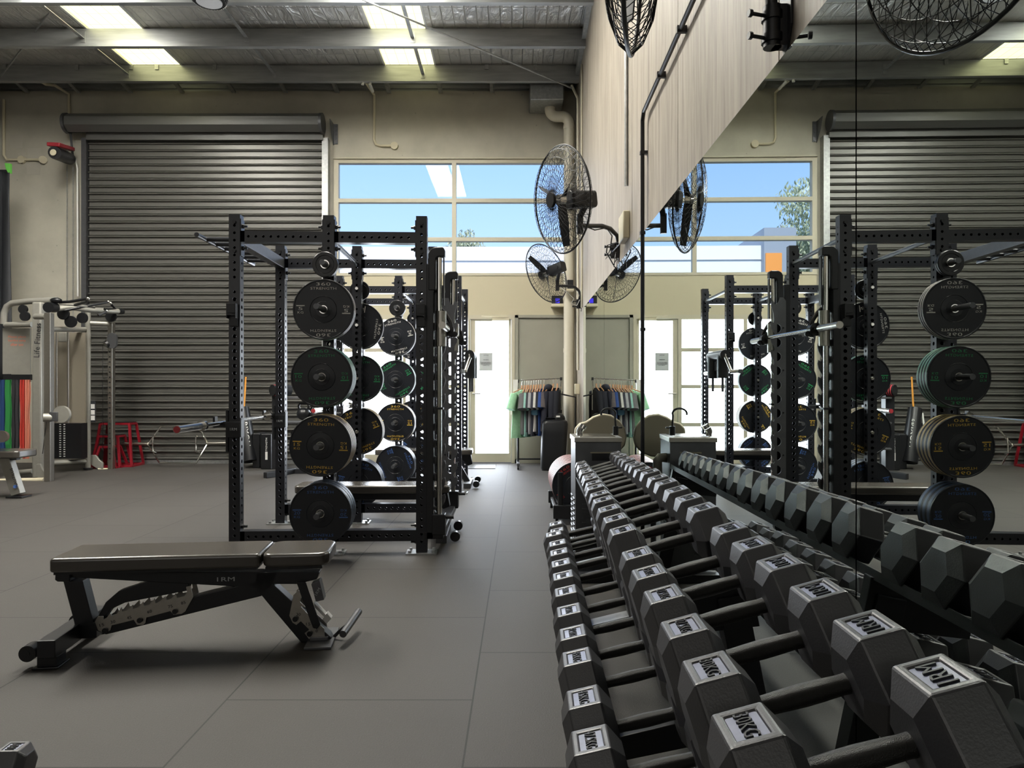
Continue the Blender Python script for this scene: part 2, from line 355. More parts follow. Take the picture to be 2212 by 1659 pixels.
for k in range(5): MB().bx(-7.6 + k * 1.6 + .03, -6.0 + k * 1.6 - .03, YB - .06, YB - .05, 2.34, 4.96).build('pane', 'rear_fill', w9, smooth=0)
g = MB()
for k in range(6): g.bx(-7.63 + k * 1.6, -7.57 + k * 1.6, YB - .08, YB, 2.3, 5.0)
g.bx(-7.6, .4, YB - .08, YB, 2.3, 2.34).bx(-7.6, .4, YB - .08, YB, 4.96, 5.0).build('window_frame', 'frame_paint', w9, smooth=0)
# right wall: plywood sheets with thin open joints
js = [-7.0, -5.2, -3.4, -1.0, .75, 2.17, 3.59, 5.1, 6.6, 8.6, YF]
for k in range(len(js) - 1):
    a, b = js[k] + .004, js[k + 1] - .004
    g = MB().prism([(xw(a), a), (xw(b), b), (xw(b) + .02, b), (xw(a) + .02, a)], 0, 5.5, axis='z')
    struct('wall_right' if k == 0 else 'wall_right.%03d' % k, g, 'plywood', smooth=0)
g = MB().prism([(xw(YB) + .02, YB), (xw(YF) + .02, YF), (1.4, YF), (1.4, YB)], 0, 5.75, axis='z'); struct('wall_right.020', g, 'concrete_dark', smooth=0)
# roof: foil insulation and skylight strips
SK = [(-5.27, -4.56), (-1.76, -1.06)]
xs = [XL, SK[0][0], SK[0][1], SK[1][0], SK[1][1], 1.4]
g = MB()
for a, b in ((xs[0], xs[1]), (xs[2], xs[3]), (xs[4], xs[5])): g.bx(a, b, YB, 9.95, ZT, ZT + .08)
for a, b in SK: g.bx(a, b, YB, 4.2, ZT, ZT + .08)  # near strips closed with foil to keep light off the dumbbell fronts
struct('ceiling', g, 'foil', smooth=0)
for k, (a, b) in enumerate(SK):
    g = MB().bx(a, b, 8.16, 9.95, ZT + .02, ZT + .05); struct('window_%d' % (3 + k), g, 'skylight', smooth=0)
    g = MB().bx(a, b, 4.2, 8.14, ZT + .02, ZT + .05); struct('window_%d' % (5 + k), g, 'skylight_boosted', smooth=0)
    g = MB().bx(a - .012, a + .012, -5.5, 9.95, ZT - .012, ZT + .02).bx(b - .012, b + .012, -5.5, 9.95, ZT - .012, ZT + .02); struct('trim_%d' % (30 + k), g, 'white', smooth=0)
g = MB()
prof = [(9.95, 5.72), (9.95, 5.62)]
g.bx(XL, 1.4, 9.93, YF + .25, 5.70, 5.78).bx(XL, 1.4, 9.90, 9.95, 5.6, 5.78).bx(XL, 1.4, YF + .06, YF + .25, 5.4, 5.78)
struct('ceiling.001', g, 'purlin', smooth=0)
# ribbed metal fascia above the concrete wall
poly = [(YF + .05, 5.48)]
z = 5.48; k = 0
while z < 5.70: poly.append((YF + (.0 if k % 2 else .03), z)); poly.append((YF + (.0 if k % 2 else .03), z + .035)); z += .042; k += 1
poly.append((YF + .05, z)); g = MB().prism(poly, XL, 1.3, axis='x'); struct('trim_2', g, 'purlin', smooth=0)
tn = 40
for yy in (9.9, 8.88, 7.86):       # C purlins
    poly = [(yy, 5.34), (yy + .07, 5.34), (yy + .07, 5.36), (yy + .062, 5.36), (yy + .062, 5.348), (yy + .008, 5.348), (yy + .008, 5.552), (yy + .062, 5.552), (yy + .062, 5.54), (yy + .07, 5.54), (yy + .07, 5.56), (yy, 5.56)]
    struct('trim_%d' % tn, MB().prism(poly, XL, xw(yy), axis='x'), 'purlin', smooth=0); tn += 1
for k, xx in enumerate((-7.35, -5.31, -3.28, -1.23)):       # bridging between purlins
    for y0, y1 in ((8.95, 9.9), (7.93, 8.88), (6.5, 7.86)):
        g = MB().bx(xx - .022, xx + .022, y0, y1, 5.435, 5.44).bx(xx - .022, xx - .018, y0, y1, 5.44, 5.475)
        g.bx(xx - .03, xx + .03, y1 - .006, y1, 5.38, 5.52); struct('trim_%d' % tn, g, 'galv', smooth=0); tn += 1
for k in range(12):     # eave brackets
    xx = -7.9 + k * .76
    g = MB().bar((xx, YF - .02, 5.45), (xx - .0, 10.0, 5.56), .045, .012).bar((xx + .035, YF - .02, 5.45), (xx + .035, 10.0, 5.56), .01, .03)
    struct('trim_%d' % tn, g, 'galv', smooth=0); tn += 1
for xx in (-6.0, -5.25, -4.9, -4.1, -.35, .32, -7.0, -7.6):  # cleats on the purlin
    struct('trim_%d' % tn, MB().box((xx, 9.89, 5.53), (.05, .012, .07)), 'galv', smooth=0); tn += 1
# steel eave beams: left corner column and top angle on the right wall
struct('trim_3', MB().bx(XL, -7.55, 9.7, YF, 4.95, 5.3).bx(XL, -7.75, 9.95, YF, 4.7, 4.96), 'black_steel', smooth=0)
g = MB().prism([(xw(0) - .05, 0), (xw(YF - .4) - .05, YF - .4), (xw(YF - .4), YF - .4), (xw(0), 0)], 5.42, 5.5, axis='z'); struct('trim_4', g, 'galv', smooth=0)

# ---- shopfront (window_1 upper clear, window_2 lower frosted, door_1)
def frame_bars(bars, name, m='frame_paint', parent=None, y0=10.52, y1=10.62):
    g = MB()
    for (x0, x1, z0, z1) in bars: g.bx(x0, x1, y0, y1, z0, z1)
    return g.build(name, m, parent, smooth=0)
zb = PZ(595)
w1 = thing('window_1', None, None, ((WX0 + WX1) / 2, 10.57, zb), kind='structure')
b = [(WX0, WX1, WZ1 - .055, WZ1), (WX0, WX1, zb, zb + .04), (WX0, PX(730), zb + .04, WZ1 - .055), (PX(976), PX(985), zb + .04, WZ1 - .055)]
for vv in (432, 516): b += [(PX(730), PX(976), PZ(vv) - .028, PZ(vv) + .028), (PX(985), WX1, PZ(vv) - .028, PZ(vv) + .028)]
frame_bars(b, 'window_frame', parent=w1)
frame_bars([(WX0, WX1, WZ1, WZ1 + .02)], 'window_sill', parent=w1, y0=10.49, y1=10.60)
for x0, x1 in ((PX(730), PX(976)), (PX(985), WX1)):
    zz = [zb + .04, PZ(516) - .028, PZ(516) + .028, PZ(432) - .028, PZ(432) + .028, WZ1 - .055]
    for k in range(3): MB().bx(x0, x1, 10.575, 10.585, zz[2 * k], zz[2 * k + 1]).build('pane', 'glass', w1, smooth=0)
zl = PZ(680)
struct('trim_5', MB().bx(WX0, WX1, 10.53, 10.68, zl, zb), 'cream_paint', smooth=0)
xd0, xd1 = PX(1008), PX(1112)       # door frame
w2 = thing('window_2', None, None, (-1.6, 10.57, 0), kind='structure')
b = [(WX0, xd0, zl - .07, zl), (WX0, xd0, 0, PZ(982)), (WX0, PX(730), PZ(982), zl - .07), (PX(868), PX(876), PZ(982), zl - .07)]
for vv in (756, 835, 917): b += [(PX(730), PX(868), PZ(vv) - .028, PZ(vv) + .028), (PX(876), xd0, PZ(vv) - .028, PZ(vv) + .028)]
frame_bars(b, 'window_frame', parent=w2)
zz = [PZ(982), PZ(917) - .028, PZ(917) + .028, PZ(835) - .028, PZ(835) + .028, PZ(756) - .028, PZ(756) + .028, zl - .07]
for x0, x1 in ((PX(730), PX(868)), (PX(876), xd0)):
    for k in range(4): MB().bx(x0, x1, 10.575, 10.585, zz[2 * k], zz[2 * k + 1]).build('pane', 'frost', w2, smooth=0)
d1 = thing('door_1', None, None, ((xd0 + xd1) / 2, 10.57, 0), kind='structure')
frame_bars([(xd0, xd0 + .05, 0, zl), (xd1 - .05, xd1, 0, zl), (xd0 + .05, xd1 - .05, zl - .06, zl)], 'door_frame', parent=d1)
la, lb = xd0 + .055, xd1 - .055
frame_bars([(la, la + .07, .01, zl - .065), (lb - .035, lb, .01, zl - .065), (la + .07, lb - .035, .01, PZ(980)), (la + .07, lb - .035, PZ(693), zl - .065)], 'door_leaf', parent=d1, y0=10.545, y1=10.595)
MB().bx(la + .07, lb - .035, 10.565, 10.575, PZ(980), PZ(693)).build('pane', 'frost', d1, smooth=0)
MB().bx(PX(1063), PX(1100), 10.47, 10.545, PZ(693), PZ(686)).bar((PX(1098), 10.46, PZ(685)), (PX(1040), 10.46, PZ(683)), .012, .012).build('door_closer', 'cream', d1, bevel=.004)
MB().tube([(la + .035, 10.54, 1.02), (la + .035, 10.49, 1.02), (la + .15, 10.49, 1.02)], .011).build('door_handle', 'brushed', d1)
struct('trim_6', MB().bx(xd1, WX1, 10.56, 10.6, .03, zl).bx(xd1, xd1 + .05, 10.53, 10.62, 0, zl).bx(xd1, WX1, 10.53, 10.62, zl - .04, zl).bx(xd1, WX1, 10.53, 10.62, 0, .06), 'grey_panel', smooth=0)
# paper notice on the door
t_ = thing('door_notice', 'grey printed paper notice taped to the frosted glass of the door', 'sign', (PX(1049), 10.56, 1.4))
MB().bx(PX(1035), PX(1064), 10.555, 10.56, PZ(801), PZ(762)).build('sheet', 'paper', t_, smooth=0)
g = MB(); mt = lambda u, v: frame_mtx((PX(u), 10.553, PZ(v)), (1, 0, 0), (0, 0, 1))
for v_, s_, w_ in ((767, 'NOTICE', .07), (777, 'MEMBERS', .08), (783, 'PLEASE CLOSE THE DOOR', .15), (786, 'BEHIND YOU WHEN LEAVING', .15), (789, 'THANK YOU', .1)): put_text(g, s_, w_, .014, mt(1049.5, v_), .001)
g.build('print', 'ink', t_, smooth=0)

# ---- roller shutter door
RX0, RX1 = PX(193), PX(700)
d2 = thing('door_2', None, None, ((RX0 + RX1) / 2, 10.5, 0), kind='structure')
poly = []; z = 0; pitch = .1045; zt = PZ(292)
while z < zt:
    for a, dpt in ((0, 0), (.60, 0), (.64, -.030), (.72, -.033), (.76, -.028), (.90, .004), (.91, .012), (.96, .012), (.97, 0)):
        poly.append((10.5 + dpt, z + a * pitch))
    z += pitch
poly = [p for p in poly if p[1] < zt + .03]
poly = poly + [(10.53, poly[-1][1]), (10.53, 0)]
MB().prism(poly, RX0, RX1, axis='x').build('curtain', 'roller', d2, smooth=0)
MB().bx(RX0, RX1, 10.455, 10.545, 0, .05).build('bottom_rail', 'galv', d2, smooth=0)
for xx, s_ in ((RX0, -1), (RX1, 1)):
    MB().bx(xx - .02, xx + .07 if s_ > 0 else xx - .09, 10.45, YF, 0, PZ(300)).build('guide', 'galv' if s_ > 0 else 'gunmetal', d2, smooth=0)
zc = PZ(273); prof = []
g = MB(); nn = 28; ring = []
poly = []
for k in range(nn):
    th = 2 * math.pi * k / nn; r = .125 if k % 4 else .137; poly.append((10.38 + r * math.cos(th), zc + r * math.sin(th)))
MB().prism(poly, PX(160), PX(698), axis='x').build('drum', 'roller_dark', d2, smooth=.3)
for xx in (PX(156), PX(700)): MB().cyl((xx - .02, 10.38, zc), (xx + .02, 10.38, zc), .145, 28).build('drum_end', 'gunmetal', d2)
MB().bx(RX0, RX1, 10.42, 10.46, PZ(306), PZ(285)).build('hood', 'roller_dark', d2, smooth=0)
g = MB().bx(PX(719), PX(727), YF - .02, YF, PZ(308), PZ(265)).prism([(10.36, zc + .06), (YF, zc + .06), (YF, zc - .25), (10.44, zc - .1)], PX(717), PX(718.5), axis='x')
for k in range(5): g.cyl((PX(723), YF - .03, PZ(270 + k * 9)), (PX(723), YF - .02, PZ(270 + k * 9)), .012, 8)
g.build('bracket', 'gunmetal', d2)
# chain hoist operator
t_ = thing('door_opener', 'red and black motor of the roller door on the left wall end', 'motor', (PX(130), 10.3, PZ(330)))
MB().tube([P(118, 330, 9.9), P(150, 343, 10.4)], .085, 18).build('housing', 'black_plastic', t_)
g = MB(); m_ = frame_mtx(P(132, 317, 10.12), P(150, 322, 10.4) - P(115, 311, 9.9), (0, 0, 1)); g.box((0, 0, 0), (.5, .055, .17)); g.xf(m_); g.build('cover', 'red', t_, bevel=.01)
MB().lathe([(0, 0), (.04, 0), (.045, .006)], 20, 'y', P(114, 329, 9.88)).build('end_cap', 'cream', t_)
MB().tube([P(138, 315, 10.2), P(148, 330, 10.3), P(152, 338, 10.45), P(163, 344, 10.5), P(167, 365, 10.5), P(168, 640, 10.5)], .012, 8).build('cable', 'white', t_)
MB().bar(P(152, 285, 10.42), P(158, 345, 10.42), .03, .01, up=(0, 1, 0)).bar(P(140, 271, 10.42), P(155, 270, 10.42), .02, .03).build('arm', 'gunmetal', t_)
for k_, uu in enumerate((145, 158)):
    c_ = MB(); zz_ = PZ(360, 10.4); j = 0
    while zz_ > .55:
        x_ = PX(uu, 10.4)
        if j % 2: c_.tube([(x_ - .009, 10.4, zz_ + .02), (x_ + .009, 10.4, zz_ + .02), (x_ + .009, 10.4, zz_ - .02), (x_ - .009, 10.4, zz_ - .02)], .0035, 4, closed=True)
        else: c_.tube([(x_, 10.391, zz_ + .02), (x_, 10.409, zz_ + .02), (x_, 10.409, zz_ - .02), (x_, 10.391, zz_ - .02)], .0035, 4, closed=True)
        zz_ -= .034; j += 1
    ob = c_.build('chain', 'galv', t_, smooth=0)
# conduits on the far wall
def conduit(label, pts, r, box=None, m='cream'):
    t = thing('conduit', label, 'pipe', pts[0]); MB().tube(pts, r, 10).build('pipe', m, t)
    if box: MB().cyl(Vector(box) + Vector((0, .03, 0)), Vector(box) - Vector((0, .02, 0)), .055, 14).build('junction_box', m, t)
    return t
yq = YF - .025
conduit('thin pale conduit bent above the shopfront window with a round junction box', [P(790, 178, 10.0), P(802, 196, 10.4), P(808, 205, yq), P(808, 302, yq), P(812, 312, yq), P(822, 315, yq), P(850, 315, yq)], .018, P(852, 315, yq))
t_ = thing('conduit_hook', 'white hooked hose end hanging below the purlin above the window', 'hose', P(795, 178, 9.97)); MB().tube([P(783, 183, 9.95), P(784, 172, 9.95), P(792, 168, 9.95), P(800, 173, 9.95), P(799, 182, 9.95), P(805, 197, 10.3)], .022, 10).build('hose', 'white', t_)
conduit('grey conduit dropping to the left end of the roller door drum', [P(82, 172, 10.0), P(98, 182, 10.2), P(118, 184, 10.3), P(148, 203, yq), P(149, 255, yq)], .02)
conduit('grey conduit in the upper left corner with a row of round boxes', [P(8, 215, yq), P(8, 335, yq), P(14, 345, yq), P(90, 345, yq)], .02, P(47, 345, yq))
t_ = thing('junction_box', 'round cover at the end of the upper left conduit', 'junction box', P(93, 345, yq)); MB().cyl(P(93, 345, YF), P(93, 345, YF - .05), .055, 16).build('cover', 'cream', t_)
for nm, a in (('paint_patch', (14, 40, 286, 316)), ('paint_patch', (52, 80, 316, 344)), ('paint_patch', (50, 79, 350, 374))):
    struct('trim_%d' % (60 + tn), MB().bx(PX(a[0]), PX(a[1]), YF - .002, YF, PZ(a[3]), PZ(a[2])), 'patch_paint', smooth=0); tn += 1
# rainwater head, downpipe
t_ = thing('downpipe', 'cream plastic downpipe in the far corner under a grey rain head', 'pipe', (PX(1228), 10.4, 0))
g = MB().bx(PX(1145, 10.2), PX(1216, 10.2), 10.05, YF, PZ(224, 10.2), PZ(180, 10.2)); g.build('rain_head', 'galv', t_, bevel=.01)
yy = 10.35
def arc(c, r, a0, a1, n, pl='xz'):
    return [Vector((c[0] + r * math.cos(R_(a0 + (a1 - a0) * i / n)), c[1], c[2] + r * math.sin(R_(a0 + (a1 - a0) * i / n)))) for i in range(n + 1)]
x0, x1 = PX(1188, yy), PX(1229, yy); zA = PZ(252, yy); r_ = .1
pts = [Vector((x0, yy, PZ(207, yy)))] + arc((x0 + r_, yy, zA + r_), r_, 180, 270, 6) + arc((x1 - r_, yy, zA - r_), r_, 90, 0, 6) + [Vector((x1, yy, 0.02))]
MB().tube(pts, .076, 18).build('pipe', 'pvc', t_)
g = MB()
for zz in (PZ(222, yy), PZ(275, yy), PZ(757, yy)): g.cyl((x1 if zz < PZ(260, yy) else x0, yy, zz - .03), (x1 if zz < PZ(260, yy) else x0, yy, zz + .03), .081, 18)
g.build('collar', 'pvc', t_)
conduit('pale conduit rising in the corner beside the downpipe', [(xw(9.9) - .02, 9.9, 1.35), (xw(9.9) - .02, 9.9, 5.1), (xw(9.9) - .1, 9.95, 5.3)], .018, m='pvc')
conduit('second pale conduit in the corner next to the plywood', [(xw(9.3) - .014, 9.3, 2.15), (xw(9.3) - .014, 9.3, 5.3)], .013, m='frame_paint')
conduit('grey conduit running up the plywood to the roof above the large fan', [(xw(5.29) - .014, 5.29, 2.62), (xw(5.29) - .014, 5.29, 5.45)], .014, m='galv')
t_ = thing('power_outlet', 'cream power outlet box on the plywood beside the large fan bracket', 'outlet', (xw(5.3), 5.3, 2.3)); MB().prism([(xw(5.2) - .05, 5.2), (xw(5.45) - .05, 5.45), (xw(5.45), 5.45), (xw(5.2), 5.2)], 2.22, 2.42, 'z').build('box', 'cream', t_, bevel=.008)
# black conduit along wall
pp = [(xw(4.47) - .03, 4.47, .06), (xw(4.47) - .03, 4.47, 2.80), (xw(4.4) - .03, 4.42, 2.84), (xw(-2) - .03, -2, 2.84)]
t_ = thing('black_conduit', 'black steel conduit rising between mirrors and running along the plywood', 'pipe', pp[0]); MB().tube(pp, .0125, 10).build('pipe', 'black_plastic', t_)
for y_ in (3.9, 3.4, 2.9, 2.4, 1.9): MB().bx(xw(y_) - .046, xw(y_), y_ - .010, y_ + .010, 2.824, 2.856).build('clip', 'black_steel', t_)
for z_ in (1.5, 2.1, 2.6): MB().bx(xw(4.47) - .046, xw(4.47), 4.454, 4.486, z_ - .010, z_ + .010).build('clip', 'black_steel', t_)
# ---- mirrors
for k, (a, b, lb) in enumerate(((-1.2, 1.6, 'tall wall mirror right behind the 30kg to 22.5kg dumbbells, before the thin seam'), (1.606, 4.45, 'wide wall mirror between the thin seam and the black conduit'), (4.456, 6.585, 'wall mirror directly beyond the black conduit beside the drinking fountain'), (6.595, 8.87, 'farthest wall mirror next to the clothes rail corner'))):
    t = thing('wall_mirror', lb, 'mirror', (xm(a), a, .12), 'frameless mirrors on the plywood wall')
    MB().prism([(xm(a), a), (xm(b), b), (xm(b) + .006, b), (xm(a) + .006, a)], .12, 2.10, 'z').build('glass', 'mirror', t, smooth=0)
    MB().prism([(xm(a) + .007, a), (xm(b) + .007, b), (xw(b) - .001, b), (xw(a) - .001, a)], .12, 2.098, 'z').build('backing', 'black_plastic', t, smooth=0)
# brace rods
t_ = thing('brace_rod', 'thin diagonal steel roof brace rod running to the far right corner', 'rod', (0, 9, 5.2))
MB().tube([P(785, 0, 7.74) + (P(785, 0, 7.74) - P(1235, 190, 9.8)) * .5, P(785, 0, 7.74), P(1235, 190, 9.8)], .011, 8).build('rod', 'galv', t_)
t_ = thing('brace_rod', 'diagonal steel brace rod in the top left corner of the roof', 'rod', (-7, 9, 5.2))
MB().tube([P(150, -30, 8.1), P(2, 165, 9.8)], .011, 8).build('rod', 'galv', t_)
# high bay lamp
lc = P(452, 2, 7.0)
t_ = thing('high_bay_light', 'round black finned high bay lamp hanging under the foil roof', 'lamp', lc + Vector((0, 0, .0)))
g = MB().lathe([(0, .05), (.1, .05), (.13, .03), (.155, 0), (.15, -.012), (.125, -.012)], 36, 'z', lc)
for k in range(36):
    a = 2 * math.pi * k / 36; g.bar(lc + Vector((.12 * math.cos(a), .12 * math.sin(a), .03)), lc + Vector((.168 * math.cos(a), .168 * math.sin(a), .01)), .006, .045)
g.cyl(lc + Vector((0, 0, .04)), lc + Vector((0, 0, .14)), .05); g.build('housing', 'black_plastic', t_)
MB().cyl(lc + Vector((0, 0, -.018)), lc + Vector((0, 0, -.008)), .12, 36).build('lens', 'lens', t_)
MB().tube([lc + Vector((0, 0, .13)), (lc.x, lc.y, ZT)], .006, 6).build('chain', 'galv', t_)

# ---- outside
YO = 30.0
t_ = thing('neighbour_building', 'white warehouse across the street seen through the upper window', 'building', (0, YO, -.12))
MB().bx(-7.9, 16, YO, YO + 10, -.12, CH + (CV - 533) * YO / F).build('wall', 'bldg', t_, smooth=0)
MB().bx(-7.9, 16, YO - .05, YO, CH + (CV - 563) * YO / F - .02, CH + (CV - 563) * YO / F).build('joint', 'bldg_grey', t_, smooth=0)
MB().bx(-9.2, -7.9, YO - .4, YO + 10, -.12, 7.55).build('parapet', 'bldg_grey', t_, smooth=0)
MB().bx(-8.6, -7.95, YO - .46, YO - .4, 5.2, 6.5).build('sign_panel', 'bldg_orange', t_, smooth=0)
def tree(x, y, h, r, label, seed, z0=-.12, n=2600):
    rnd = random.Random(seed); t = thing('street_tree', label, 'tree', (x, y, z0), 'trees outside the window')
    tr = MB().tube([(x, y, z0), (x + .1, y, h * .35), (x - .1, y, h * .75)], [.22, .16, .06], 8)
    for k in range(6):
        a = rnd.random() * 6.28; tr.tube([(x, y, h * (.35 + .05 * k)), (x + math.cos(a) * r * .7, y + math.sin(a) * r * .7, h * (.6 + .05 * k))], [.08, .02], 6)
    tr.build('trunk', 'bark', t)
    g = MB(); cl = [(x + rnd.uniform(-.7, .7) * r, y + rnd.uniform(-.6, .6) * r, h - r * rnd.uniform(.1, 1.9)) for _ in range(16)]
    for k in range(n):
        c = Vector(cl[k % 16]); q = Vector((rnd.gauss(0, 1), rnd.gauss(0, 1), rnd.gauss(0, 1))).normalized() * r * .42 * rnd.random() ** .4
        p = c + q; d = Vector((rnd.gauss(0, .5), rnd.gauss(0, .5), -1)).normalized() * .26; e_ = Vector((rnd.gauss(0, 1), rnd.gauss(0, 1), 0)).normalized() * .05
        g.add([p, p + d * .5 + e_, p + d, p + d * .5 - e_], [(0, 1, 2, 3)])
    g.build('foliage', 'leaf', t, smooth=0)
tree(-13.6, 38, 11.4, 3.0, 'tall pale gum tree beside the grey parapet across the street', 3, n=15000)
tree(-3.2, 48, 11.0, 1.6, 'small tree top showing over the roof of the white warehouse', 5)
# ================================================================ DUMBBELLS
K = .912
def hexpts(x, r): return [Vector((x, r * math.cos(R_(60 * k)), r * math.sin(R_(60 * k)))) for k in range(6)]
def head_mesh(R, L):
    """hexagonal rubber head, flat top, chamfered ends, sunken panel on the top face"""
    g = MB(); c = L * .19; xs_ = [(-L / 2, .60 * R), (-L / 2 + c, R), (L / 2 - c, R), (L / 2, .60 * R)]
    vs = []; fs = []
    for x, r in xs_: vs += hexpts(x, r)
    for i in range(3):
        for k in range(6):
            if i == 1 and k == 1: continue
            fs.append((i * 6 + k, i * 6 + (k + 1) % 6, (i + 1) * 6 + (k + 1) % 6, (i + 1) * 6 + k))
    fs.append((0, 1, 2, 3, 4, 5)); fs.append((18, 19, 20, 21, 22, 23)); g.add(vs, fs)
    zt = R * math.sin(R_(60)); hx, hy = L / 2 - c, R / 2; rx, ry, dp = hx * .66, hy * .70, .0035
    o = [(-hx, -hy), (hx, -hy), (hx, hy), (-hx, hy)]; q = [(-rx, -ry), (rx, -ry), (rx, ry), (-rx, ry)]
    g.add([(a, b, zt) for a, b in o] + [(a, b, zt) for a, b in q] + [(a * .97, b * .97, zt - dp) for a, b in q],
          [(i, (i + 1) % 4, (i + 1) % 4 + 4, i + 4) for i in range(4)] + [(i + 4, (i + 1) % 4 + 4, (i + 1) % 4 + 8, i + 8) for i in range(4)])
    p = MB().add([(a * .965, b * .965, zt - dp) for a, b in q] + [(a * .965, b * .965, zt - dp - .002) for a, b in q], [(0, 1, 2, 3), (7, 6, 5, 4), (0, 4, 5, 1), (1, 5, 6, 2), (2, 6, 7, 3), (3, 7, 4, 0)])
    return g, p, (rx, ry, zt - dp)
def make_dumbbell(kg, R, L, HL, label, group):
    """axis along x, centre of the handle at the origin"""
    t = thing('dumbbell', label, 'dumbbell', (0, 0, 0), group)
    c = HL / 2 + L / 2
    n = 14; prof = [(.0155, -HL / 2 - .01), (.0145, -HL * .42), (.0158, -HL * .2), (.0165, 0), (.0158, HL * .2), (.0145, HL * .42), (.0155, HL / 2 + .01)]
    MB().lathe(prof, n, 'x').build('handle', 'handle', t)
    for sgn in (-1, 1):
        g, p, (rx, ry, zp) = head_mesh(R, L)
        off = Matrix.Translation((sgn * c, 0, 0)); g.xf(off); p.xf(off)
        h = g.build('head', 'rubber', t, bevel=.0035, smooth=0)
        pl = p.build('weight_panel', 'recess_sheen', h, smooth=0)
        s_ = kg + 'KG' if sgn < 0 else '1RM'
        mt = frame_mtx((sgn * c, 0, zp + .001), (0, sgn, 0), (-sgn, 0, 0))
        tg = MB(); put_text(tg, s_, ry * (1.85 if sgn < 0 else 1.7), rx * (.95 if sgn < 0 else 1.2), mt, .0022); tg.build('lettering', 'rubber_text', h, smooth=0)
    return t
TAU = R_(15.8)
def place_db(o, X, Y, Z, tau, yaw=-.026):
    o.location = (X, Y, Z); o.rotation_euler = (0, -tau, yaw)
upY = [.955, 1.15, 1.35, 1.557, 1.755, 1.95, 2.256, 2.454, 2.66, 2.865, 3.05, 3.245, 3.44, 3.61, 3.77, 3.935, 4.095, 4.25, 4.40, 4.54]
upW = ['30', '27.5', '25', '22.5', '20', '17.5', '15', '12.5', '10', '7.5']
upR = [.0965, .096, .094, .095, .0935, .0925, .085, .080, .075, .070]
WORD = {0: 'nearer', 1: 'farther'}
for i, y in enumerate(upY):
    kg = upW[i // 2]; R = upR[i // 2] * K
    if i == 10 or i == 11: R = .0905 * K
    L = (.114 if i < 10 else .114 - .003 * (i - 9)) * K * 1.0; HL = (.146 if i < 12 else .138) * K
    if i % 2 == 0 or i == 10:
        pr = make_dumbbell(kg, R, L, HL, 'x', 'dumbbells on the upper tier of the rack')
        ob = pr
    else: ob = copy_tree(pr)
    ob['label'] = 'black hex dumbbell marked %skg on the upper tier, %s of the pair' % (kg, WORD[i % 2])
    ap = R * .866; bx_ = (.4587 * K) + .026 * y * K; bz = CH - (CH - .5807) * K
    place_db(ob, bx_ - ap * math.sin(TAU), y * K, bz + ap * math.cos(TAU), TAU)
TAL = R_(14.0)
loY = [1.65, 1.88, 2.158, 2.377, 2.614, 2.863, 3.096, 3.327, 3.545, 3.76, 3.985, 4.15, 4.35]
loW = ['47.5', '45', '45', '42.5', '42.5', '40', '40', '37.5', '37.5', '35', '35', '32.5', '32.5']
loR = {'47.5': .114, '45': .113, '42.5': .112, '40': .111, '37.5': .109, '35': .107, '32.5': .098}
pr = None; last = None
ztl, zbl = None, None
for i, y in enumerate(loY):
    kg = loW[i]; R = loR[kg] * K; L = .137 * K; HL = .15 * K; cc = L + HL
    if i >= 11: L *= .88
    if kg != last: pr = make_dumbbell(kg, R, L, HL, 'x', 'dumbbells on the lower tier of the rack'); ob = pr; first = True
    else: ob = copy_tree(pr); first = False
    last = kg
    ob['label'] = 'black hex dumbbell marked %skg on the lower tier%s' % (kg, '' if kg == '47.5' else (', %s of the pair' % WORD[0 if first else 1]))
    ap = R * .866; ap0 = .112 * .866 * K
    bzL = CH - .822 * K + cc / 2 * math.sin(TAL) - 2 * ap0 * math.cos(TAL)          # bottom mid
    bxL = (.139 + .026 * y) * K + cc / 2 * math.cos(TAL) + 2 * ap0 * math.sin(TAL) + (-.012 if i in (10,) else 0)
    place_db(ob, bxL - ap * math.sin(TAL), y * K, bzL + ap * math.cos(TAL), TAL)
lowB = (bzL,)
# single dumbbell on the floor, bottom left
ob = make_dumbbell('5', .060, .10, .12, 'small black hex dumbbell lying on the floor in the near left corner', 'loose dumbbells'); del ob['group']
place_db(ob, -1.565, 2.09, .060 * .866, 0, .03)
# ---- dumbbell rack
t_ = thing('dumbbell_rack', 'black two tier steel rack holding the hex dumbbells along the mirrors', 'rack', (.45, 2.2, 0))
def rails(xb, zb, tau, hs, name, t0=.3, t1=4.72):
    for sg in (-1, 1):
        g = MB()
        def pt(y, s, n): return Vector((xb + .026 * y * K + s * math.cos(tau) - n * math.sin(tau), y * K, zb + s * math.sin(tau) + n * math.cos(tau)))
        s0, s1 = sg * hs - .028, sg * hs + .028
        a, b = t0, t1
        v_ = [pt(a, s0, -.003), pt(a, s1, -.003), pt(a, s1, -.008), pt(a, s0, -.008), pt(b, s0, -.003), pt(b, s1, -.003), pt(b, s1, -.008), pt(b, s0, -.008)]
        g.add(v_, [(0, 1, 2, 3), (7, 6, 5, 4), (0, 4, 5, 1), (1, 5, 6, 2), (2, 6, 7, 3), (3, 7, 4, 0)])
        so_ = s0 if sg < 0 else s1; 
        v_ = [pt(a, so_ - .004, .008), pt(a, so_, .008), pt(a, so_, -.018), pt(a, so_ - .004, -.018), pt(b, so_ - .004, .008), pt(b, so_, .008), pt(b, so_, -.018), pt(b, so_ - .004, -.018)]
        g.add(v_, [(0, 1, 2, 3), (7, 6, 5, 4), (0, 4, 5, 1), (1, 5, 6, 2), (2, 6, 7, 3), (3, 7, 4, 0)])
        g.build(name, 'rail_black', t_, bevel=.001, smooth=0)
    return pt
XbU, ZbU = .4587 * K, CH - (CH - .5807) * K
rails(XbU, ZbU, TAU, .118, 'upper_rail')
XbL = .139 * K + (.287 * K) / 2 * math.cos(TAL) + 2 * .112 * .866 * K * math.sin(TAL)
